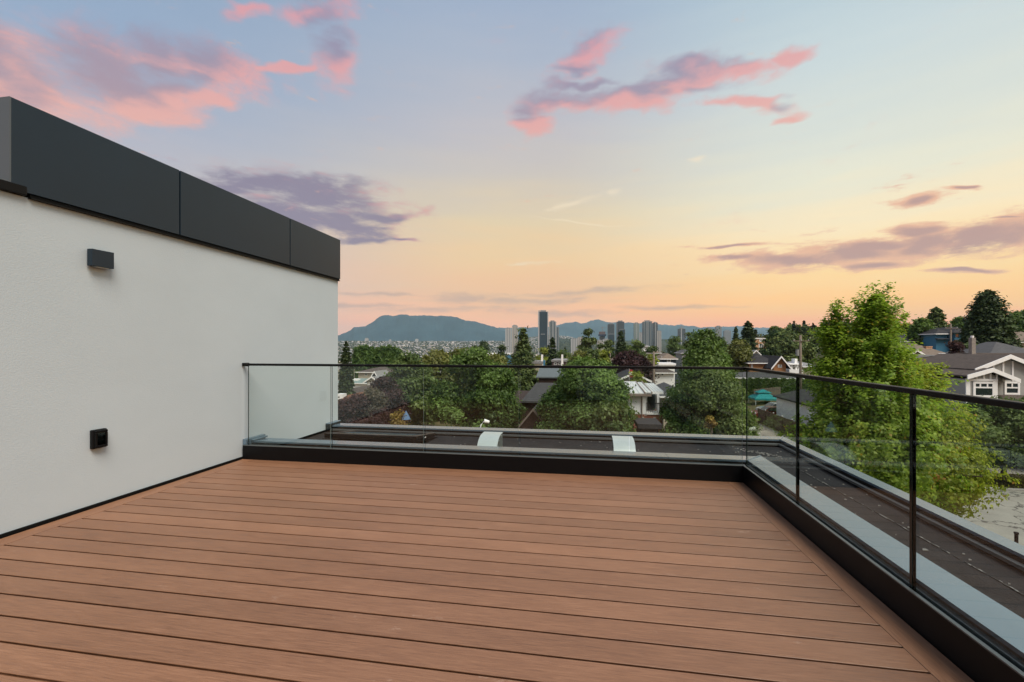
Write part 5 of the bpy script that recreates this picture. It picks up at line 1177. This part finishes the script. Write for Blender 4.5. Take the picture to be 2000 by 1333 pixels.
# hedge
hx0, hx1 = PY(1452,0,77)[0], PY(1600,0,77)[0]; zt_h = PY(1520,741,77)[2]; zb_h = -8.9
rs = np.random.RandomState(5); n = 26000
P = np.stack([rs.uniform(hx0, hx1, n), 77+rs.rand(n)*1.6-.1*0, zb_h+(zt_h-zb_h)*rs.rand(n)**.8], 1)
side = rs.rand(n) < .7; P[side, 1] = 77+rs.rand(side.sum())*.25; P[:, 2] += .15*np.sin(P[:, 0]*5)*(P[:, 2]-zb_h)/(zt_h-zb_h)
me = leafmesh('hedge', P-np.array([(hx0+hx1)/2, 77, zb_h]), rs.randn(n, 3)*.5+np.array([0, -1, .5]), .16, np.clip(.45+.25*np.sin(P[:, 0]*5)*0+rs.normal(0, .22, n), 0, 1), leaf_mat('hedge_leaves', (.02,.05,.01), (.075,.13,.022)), elong=1.9, seed=5, droop=-.6)
o = bpy.data.objects.new('hedge', me); COL.objects.link(o); o.location = ((hx0+hx1)/2, 77, zb_h); props(o, 'clipped bright green cedar hedge behind the gazebo and garage', 'hedge')
# weeds/grass on the verge
rs = np.random.RandomState(6); n = 26000; P = np.stack([rs.uniform(21.2, 46, n), rs.uniform(34.2, 41, n), np.full(n, -8.22)], 1); P[:, 2] = ground_z(P[:, 0], P[:, 1])+.05
me = leafmesh('verge_grass', P, rs.randn(n, 3)*np.array([1, 1, .3]), .13, np.clip(rs.normal(.5, .25, n), 0, 1), leaf_mat('dry_grass', (.07,.07,.025), (.22,.18,.085)), elong=2.2, seed=6)
o = bpy.data.objects.new('verge_grass', me); COL.objects.link(o); props(o, 'dry yellowed grass on the verge beyond the kerb', kind='stuff')

# wooded middle distance, reads as one mass
def proto_clump(seed, m, R=4., Hh=8., pf='dome', n=150, l=7, leaf=.9):
    me, _ = broad('clump', R, Hh, .2, pf, 12, n, l, leaf, m, seed, .8); return me
def woods():
    rs = np.random.RandomState(17); C = []; T = []; Nn = []; S = []
    base = -math.asin(S_)
    for i in range(1500):
        r = math.exp(rs.uniform(math.log(190), math.log(1500))); a = rs.uniform(-34, 42)
        if r < 260 and -24 < a < -8: continue
        th = math.radians(a)+base; x, y = r*math.sin(th), r*math.cos(th); z = gz(x, y)
        hh = rs.uniform(7, 13); R = rs.uniform(2.5, 5); con = rs.rand() < .35
        if a > 20: hh *= .75
        k = int(np.clip(26000/r, 18, 110)); q = rs.rand(k); pr = R*((1-q)**.9*.7 if con else np.clip(1-(q*2-.8)**2/1.5, .1, 1)**.5)
        if con: hh *= 1.35
        ph = rs.uniform(0, 6.28, k); C.append(np.stack([x+np.cos(ph)*pr, y+np.sin(ph)*pr, z+.3+q*hh], 1)); Nn.append(np.stack([np.cos(ph), np.sin(ph), np.full(k, .8)], 1)+rs.randn(k, 3)*.5)
        T.append(np.clip((.15 if con else .5)+rs.normal(0, .18)+rs.normal(0, .15, k)+.1*(q-.5), 0, 1)); S.append(np.full(k, max(1.1, R*2.3/math.sqrt(k)*1.35)))
    C = np.concatenate(C); T = np.concatenate(T); Nn = np.concatenate(Nn); S = np.concatenate(S)
    me = leafmesh('distant_woods', C, Nn, S, T, leaf_mat('woods_leaves', (.014,.026,.012), (.075,.085,.028)), elong=1.2, seed=17)
    o = bpy.data.objects.new('distant_woods', me); COL.objects.link(o); props(o, 'far-off trees filling the valley between houses and towers', kind='stuff')
woods()
# far city on the opposite slope: thousands of houses and trees
def city():
    rs = np.random.RandomState(23); base = -math.asin(S_); N = 8000
    cols = [(.62,.60,.56), (.48,.45,.40), (.32,.31,.31), (.20,.19,.19), (.40,.33,.26), (.78,.77,.74), (.13,.12,.13)]
    ms = [mat('far_house_%d' % i, c, .8) for i, c in enumerate(cols)]
    V = []; Fa = []; MI = []
    for i in range(N):
        if i < 4200: r = rs.uniform(1700, 4300)**1; a = rs.uniform(-27, 4)
        elif i < 5600: r = rs.uniform(4300, 5400); a = rs.uniform(-1, 12)
        else: r = math.exp(rs.uniform(math.log(260), math.log(1700))); a = rs.uniform(-27, 24)
        th = math.radians(a)+base; x, y = r*math.sin(th), r*math.cos(th); z = gz(x, y)
        w, d, h = rs.uniform(7, 13), rs.uniform(7, 14), rs.uniform(4, 7.5)
        if rs.rand() < .03 and r > 1700: w *= 2.6; h *= 1.3
        ro = rs.rand()*1.57; c, s = math.cos(ro), math.sin(ro); b0 = len(V); k = min(w, d)*.28
        for (dx, dy, dz) in ((-w,-d,0),(w,-d,0),(w,d,0),(-w,d,0),(-w,-d,h),(w,-d,h),(w,d,h),(-w,d,h),(-w*.55,0,h+k),(w*.55,0,h+k)):
            X_, Y_ = dx/2, dy/2; V.append((x+X_*c-Y_*s, y+X_*s+Y_*c, z-.5+dz))
        Fa += [(b0,b0+1,b0+5,b0+4),(b0+1,b0+2,b0+6,b0+5),(b0+2,b0+3,b0+7,b0+6),(b0+3,b0,b0+4,b0+7),(b0+4,b0+5,b0+9,b0+8),(b0+5,b0+6,b0+9),(b0+6,b0+7,b0+8,b0+9),(b0+7,b0+4,b0+8)]
        wm = rs.choice([0,1,4,5,5,0,2]); rm = rs.choice([2,3,3,6,4,2]); MI += [wm]*4+[rm]*4
    me = bpy.data.meshes.new('distant_city'); me.from_pydata(V, [], Fa)
    for m_ in ms: me.materials.append(m_)
    me.polygons.foreach_set('material_index', [int(v) for v in MI]); me.update()
    o = bpy.data.objects.new('distant_city', me); COL.objects.link(o); props(o, 'thousands of tiny houses covering the far slope', kind='stuff')
    n = 42000; r = rs.uniform(1500, 4700, n); a = rs.uniform(-28, 8, n); m2 = rs.rand(n) < .25; r[m2] = rs.uniform(4300, 5800, m2.sum()); a[m2] = rs.uniform(-1, 26, m2.sum())
    th = np.radians(a)+base; x, y = r*np.sin(th), r*np.cos(th); z = ground_z(x, y); hh = rs.uniform(3, 9, n)
    C = np.stack([x, y, z+hh*.5], 1); Nn = np.stack([-np.sin(th), -np.cos(th), np.full(n, .6)], 1)+rs.randn(n, 3)*.4
    me = leafmesh('distant_city_trees', C, Nn, rs.uniform(7, 15, n), np.clip(rs.normal(.4, .25, n), 0, 1), bpy.data.materials['woods_leaves'], elong=1.1, seed=24)
    o = bpy.data.objects.new('distant_city_trees', me); COL.objects.link(o); props(o, 'dark trees scattered among the houses of the far slope', kind='stuff')
city()

# ------------------------------------------------------------------ towers
T_pale = mat('pale_concrete', (.36,.37,.37), .7); T_glass = mat('tower_glass', (.045,.075,.09), .4, spec=.3); T_mid = mat('grey_concrete', (.22,.23,.23), .7); T_dark = mat('dark_tower_glass', (.016,.030,.040), .4, spec=.3)
T_beige = mat('beige_concrete', (.36,.34,.31), .75); T_green = mat('green_tower_glass', (.16,.22,.20), .35)
def towerb(px0, px1, top, t, label, glass=None, pier=None, piers=(0., 1.), pw=.14, ph=None, step=None, slabs=True, name='apartment_tower', cat='tower', group=None, crown=None):
    glass = glass or T_glass; pier = pier or T_pale
    c = PT((px0+px1)/2, top, t); w = (px1-px0)/F*t; zb = gz(c[0], c[1])-2; zt = c[2]; d = w*.95
    r = thing(name, (c[0], c[1], zb), label, cat, group); r.rotation_euler = (0, 0, math.asin(S_)-math.atan(((px0+px1)/2-CX)/F)*.6)
    def add(nm, b, kind=None):
        me = b.mesh(nm); o = bpy.data.objects.new(nm, me); COL.objects.link(o); o.parent = r; props(o, kind=kind); return o
    Ht = zt-zb; b = MB(); b.box(-w/2+.3, w/2-.3, -d/2+.3, d/2-.3, 0, Ht, glass); add('core', b)
    for f in piers:
        x = -w/2+f*w; ww = pw*w; x0 = max(-w/2, x-ww/2); x1 = min(w/2, x+ww/2)
        b = MB(); b.box(x0, x1, -d/2-.25, -d/2+1.2, 0, Ht+.6, pier); add('pier', b)
        b = MB(); b.box(x0, x1, d/2-1.2, d/2+.25, 0, Ht+.6, pier); add('pier', b)
    if slabs:
        b = MB(); z = 3.
        while z < Ht: b.box(-w/2, w/2, -d/2, d/2, z, z+.55, pier); z += 3.1
        add('floor_slab', b, 'stuff')
    b = MB(); b.box(-w*.28, w*.28, -d*.28, d*.28, Ht+.01, Ht+w*.17, crown or T_mid); add('penthouse', b)
    if step:
        f0, f1, fh = step; b = MB(); b.box(-w/2+f0*w, -w/2+f1*w, -d/2-3, -d/2-.3, 0, Ht*fh, pier); add('podium_wing', b)
        b = MB(); b.box(-w/2+f0*w+1, -w/2+f1*w-1, -d/2-3.3, -d/2-3.01, 0, Ht*fh-2, glass); add('window_band', b)
    return r
towerb(987, 999, 642.5, 1500, 'pale apartment tower, the lower of the two at the mountain foot', T_mid, T_pale, (.1,.5,.9), .2)
towerb(1000, 1011.5, 637, 1520, 'pale apartment tower, the taller of the two at the mountain foot', T_mid, T_beige, (.1,.5,.9), .2)
tt = towerb(1051, 1070.5, 610, 1600, 'tallest dark glass tower with pale corner columns', T_dark, T_pale, (.03,1.0), .17, slabs=False)
b = MB(); b.box(-17, -12, -6, 6, 124.5, 133, T_beige); me = b.mesh('roof_fin'); o = bpy.data.objects.new('roof_fin', me); COL.objects.link(o); o.parent = tt; o.location.z = (677-610)/860*1600-gz(tt.location.x, tt.location.y)+2-126
b = MB(); b.box(-9, 6, -18.6, -17.6, 0, 1.6, T_pale); me = b.mesh('sky_lobby'); o = bpy.data.objects.new('sky_lobby', me); COL.objects.link(o); o.parent = tt; o.location.z = (677-652)/860*1600-gz(tt.location.x, tt.location.y)
towerb(1072, 1086, 629, 1620, 'grey glass tower directly right of the tallest tower', T_glass, T_pale, (.1,.55,.95), .12)
towerb(1086, 1091.5, 640, 1700, 'narrow grey tower tucked behind the right of the tallest pair', T_glass, T_mid, (.2,.9), .2)
towerb(1115, 1127, 663.5, 1300, 'short pale block left of the pointed oval evergreen', T_mid, T_pale, (.1,.5,.9), .2)
towerb(1128, 1138, 660, 1320, 'slightly taller pale block beside the short one', T_mid, T_beige, (.1,.5,.9), .2)
towerb(1166, 1177, 666, 1250, 'low beige residential block with wide balconies', T_mid, T_beige, (.1,.35,.65,.9), .14)
towerb(1177, 1190, 664, 1280, 'low beige block right beside the wide balconied one', T_mid, T_pale, (.1,.5,.9), .18)
ct = towerb(1171, 1181, 650, 1800, 'unfinished tower with dark netting band and a crane', T_mid, T_mid, (.1,.9), .1)
towerb(1187, 1199.5, 634, 1700, 'dark topped tower with a pale lower wing, right of the crane', T_dark, T_mid, (1.0,), .08, step=(0., 1., .72))
towerb(1204.5, 1218.5, 629, 1720, 'dark glass tower with a rounded pale block in front', T_dark, T_mid, (0.,), .08, step=(.35, 1.1, .80))
towerb(1238, 1248, 632, 1750, 'hazy green glass tower with slim pale spine', T_green, T_pale, (.5,1.0), .1)
towerb(1248, 1254, 650, 1700, 'low pale tower tucked beside the green glass one', T_mid, T_pale, (.2,.8), .2)
towerb(1255.5, 1272, 629, 1780, 'broad grey tower with stepped dark crown and a small crane', T_mid, T_glass, (.0,.25,.75,1.0), .1)
towerb(1274.5, 1284, 631, 1800, 'dark arched crown tower, right of the broad grey one', T_dark, T_pale, (.55,), .12)
towerb(1283, 1291, 647, 1750, 'pale lower tower in front of the arched crown tower', T_mid, T_beige, (.1,.5,.9), .2)
towerb(1324.5, 1337.5, 643, 1900, 'dark tower under a crane with one pale vertical strip', T_dark, T_pale, (.42,), .12)
towerb(1379.5, 1390, 642, 2300, 'plain grey block tower, the shorter of the two far right ones', T_mid, T_mid, (0.,1.), .1)
towerb(1397.5, 1408, 638.5, 2300, 'plain grey block tower, the taller of the two far right ones', T_mid, T_mid, (0.,1.), .1)
towerb(1414, 1426, 647, 2900, 'wide low hazy block beyond the far right towers', T_mid, T_mid, (0.,1.), .1)
towerb(713, 719.5, 661.5, 3900, 'lone pale block on the far ridge below the mountain', T_beige, T_pale, (.1,.9), .3)
towerb(760, 764, 664, 3950, 'small pale block on the far ridge under the flat summit', T_beige, T_pale, (.1,.9), .3)
towerb(811, 817, 663, 3950, 'white cluster block on the far ridge in the middle', T_pale, T_pale, (.1,.9), .3)
def crane(px, topy, boty, t, label, jl=1.):
    p = PT(px, topy, t); q = PT(px, boty, t); r = thing('tower_crane', (p[0], p[1], q[2]), label, 'crane'); s = .7
    m = mat('crane_steel', (.25,.20,.15), .6)
    b = MB(); b.box(p[0]-s, p[0]+s, p[1]-s, p[1]+s, q[2]-8, p[2]+2, m); part(r, 'mast', b)
    b = MB(); b.box(p[0]-9*jl, p[0]+22*jl, p[1]-.5, p[1]+.5, p[2]-3, p[2]-2, m); part(r, 'jib', b)
    b = MB(); b.box(p[0]-9*jl, p[0]-6*jl, p[1]-1, p[1]+1, p[2]-6, p[2]-3.01, T_mid); part(r, 'counterweight', b)
crane(1177, 639, 652, 1790, 'thin crane on the unfinished tower with dark netting', .6)
crane(1271, 627, 640, 1770, 'small crane on top of the broad grey tower', .35)
crane(1331, 637, 648, 1890, 'crane standing over the dark tower with one pale strip', .6)
b = MB(); p0, p1_ = PT(1168.5, 655, 1790), PT(1183.5, 655, 1790); b.box(p0[0], p1_[0], p0[1]-14, p0[1]+14, p0[2]-4, p0[2]+3, mat('dark_netting', (.02,.03,.06), .9)); b.box(p0[0]+3, p1_[0]-3, p0[1]-10, p0[1]+10, p0[2]+3.01, p0[2]+14, mat('formwork', (.12,.08,.07), .9))
single('formwork_platform', b, 'dark netted formwork platform wrapping the unfinished tower', 'scaffold')

# ------------------------------------------------------------------ mountains
def mountain(name, pts, t, depth, label, seed, rough=1.):
    rs = random.Random(seed); n = 260; px0, px1 = pts[0][0], pts[-1][0]; V = []; Fc = []; rows = 22
    import mathutils
    for j in range(rows):
        f = j/(rows-1)                       # 0 front foot, .6 ridge, 1 back
        for i in range(n):
            px = px0+(px1-px0)*i/(n-1); py = np.interp(px, [p[0] for p in pts], [p[1] for p in pts])
            tt = t+depth*(f-.6); top = (HY-py)/F*t
            k = math.sin(min(f/.6, 1)*math.pi/2)**1.15 if f < .6 else math.cos((f-.6)/.4*math.pi/2)
            x, y, _ = PT(px, HY, t); sc = tt/t
            nz = mathutils.noise.fractal(Vector((x*.0016, y*.0016+f*3, seed)), 1., 2.2, 5)
            z = H+top*k+(nz*.10*top*rough*(1-abs(k)**6 if f < .6 else 1))-30*(1-k)
            nr = mathutils.noise.fractal(Vector((px*.05, seed, 0)), .8, 2.1, 5); V.append((x*sc, y*sc, z+nr*26*rough*(t/8200)*max(0, k)**2))
    for j in range(rows-1):
        for i in range(n-1): Fc.append((j*n+i, j*n+i+1, (j+1)*n+i+1, (j+1)*n+i))
    me = bpy.data.meshes.new(name); me.from_pydata(V, [], Fc); me.materials.append(mat('mountain_forest', (.022,.045,.055), .95, noise=.35, nscale=.003, spec=.1)); me.update()
    o = bpy.data.objects.new(name, me); COL.objects.link(o); props(o, label, kind='structure')
mountain('mountain', [(480,668),(560,662),(661,654.7),(683.7,646.7),(690.6,639.5),(713.6,637.5),(727,629.4),(741,620),(759.6,617.5),(789.5,616.8),(842.4,616.8),(881.5,619),(904.5,623.7),(927.5,629.4),(962,637.5),(985,647),(1010,668),(1030,672)], 8200, 2600, 'broad flat topped wooded mountain behind the far city', 3)
mountain('mountain_range', [(900,660),(960,642),(977,640.5),(1012,640.5),(1051,640),(1087,637.5),(1105,631),(1122,630.5),(1140,632.5),(1155,629.5),(1175,628.7),(1190,630.5),(1225,631),(1262,632.5),(1287,634),(1300,637),(1350,638),(1375,641),(1400,642.5),(1450,646),(1520,652),(1600,662)], 10500, 2600, 'long blue mountain range behind the towers', 5)
mountain('mountain_range', [(1180,660),(1250,640),(1310,634.5),(1340,638),(1400,640),(1440,637),(1475,640),(1540,643),(1620,646),(1640,650)], 13200, 2200, 'faint farthest range under the orange sky on the right', 7)
# ------------------------------------------------------------------ haze
hz = MB(); hz.box(-9000, 9000, -3000, 14600, -90, HAZE_TOP, M_white)
me = hz.mesh('haze'); me.materials.clear(); hm = bpy.data.materials.new('haze'); hm.use_nodes = True; g = G(hm.node_tree); hm.node_tree.nodes.clear()
pv = g.n('ShaderNodeVolumePrincipled'); pv.inputs['Color'].default_value = (.56,.84,1.0,1); pv.inputs['Density'].default_value = HAZE_D; pv.inputs['Anisotropy'].default_value = 0.
o_ = g.n('ShaderNodeOutputMaterial'); g.L.new(pv.outputs[0], o_.inputs['Volume']); me.materials.append(hm)
o = bpy.data.objects.new('haze', me); COL.objects.link(o); props(o, 'thin evening haze over the valley', kind='stuff')
SC.cycles.volume_bounces = 0
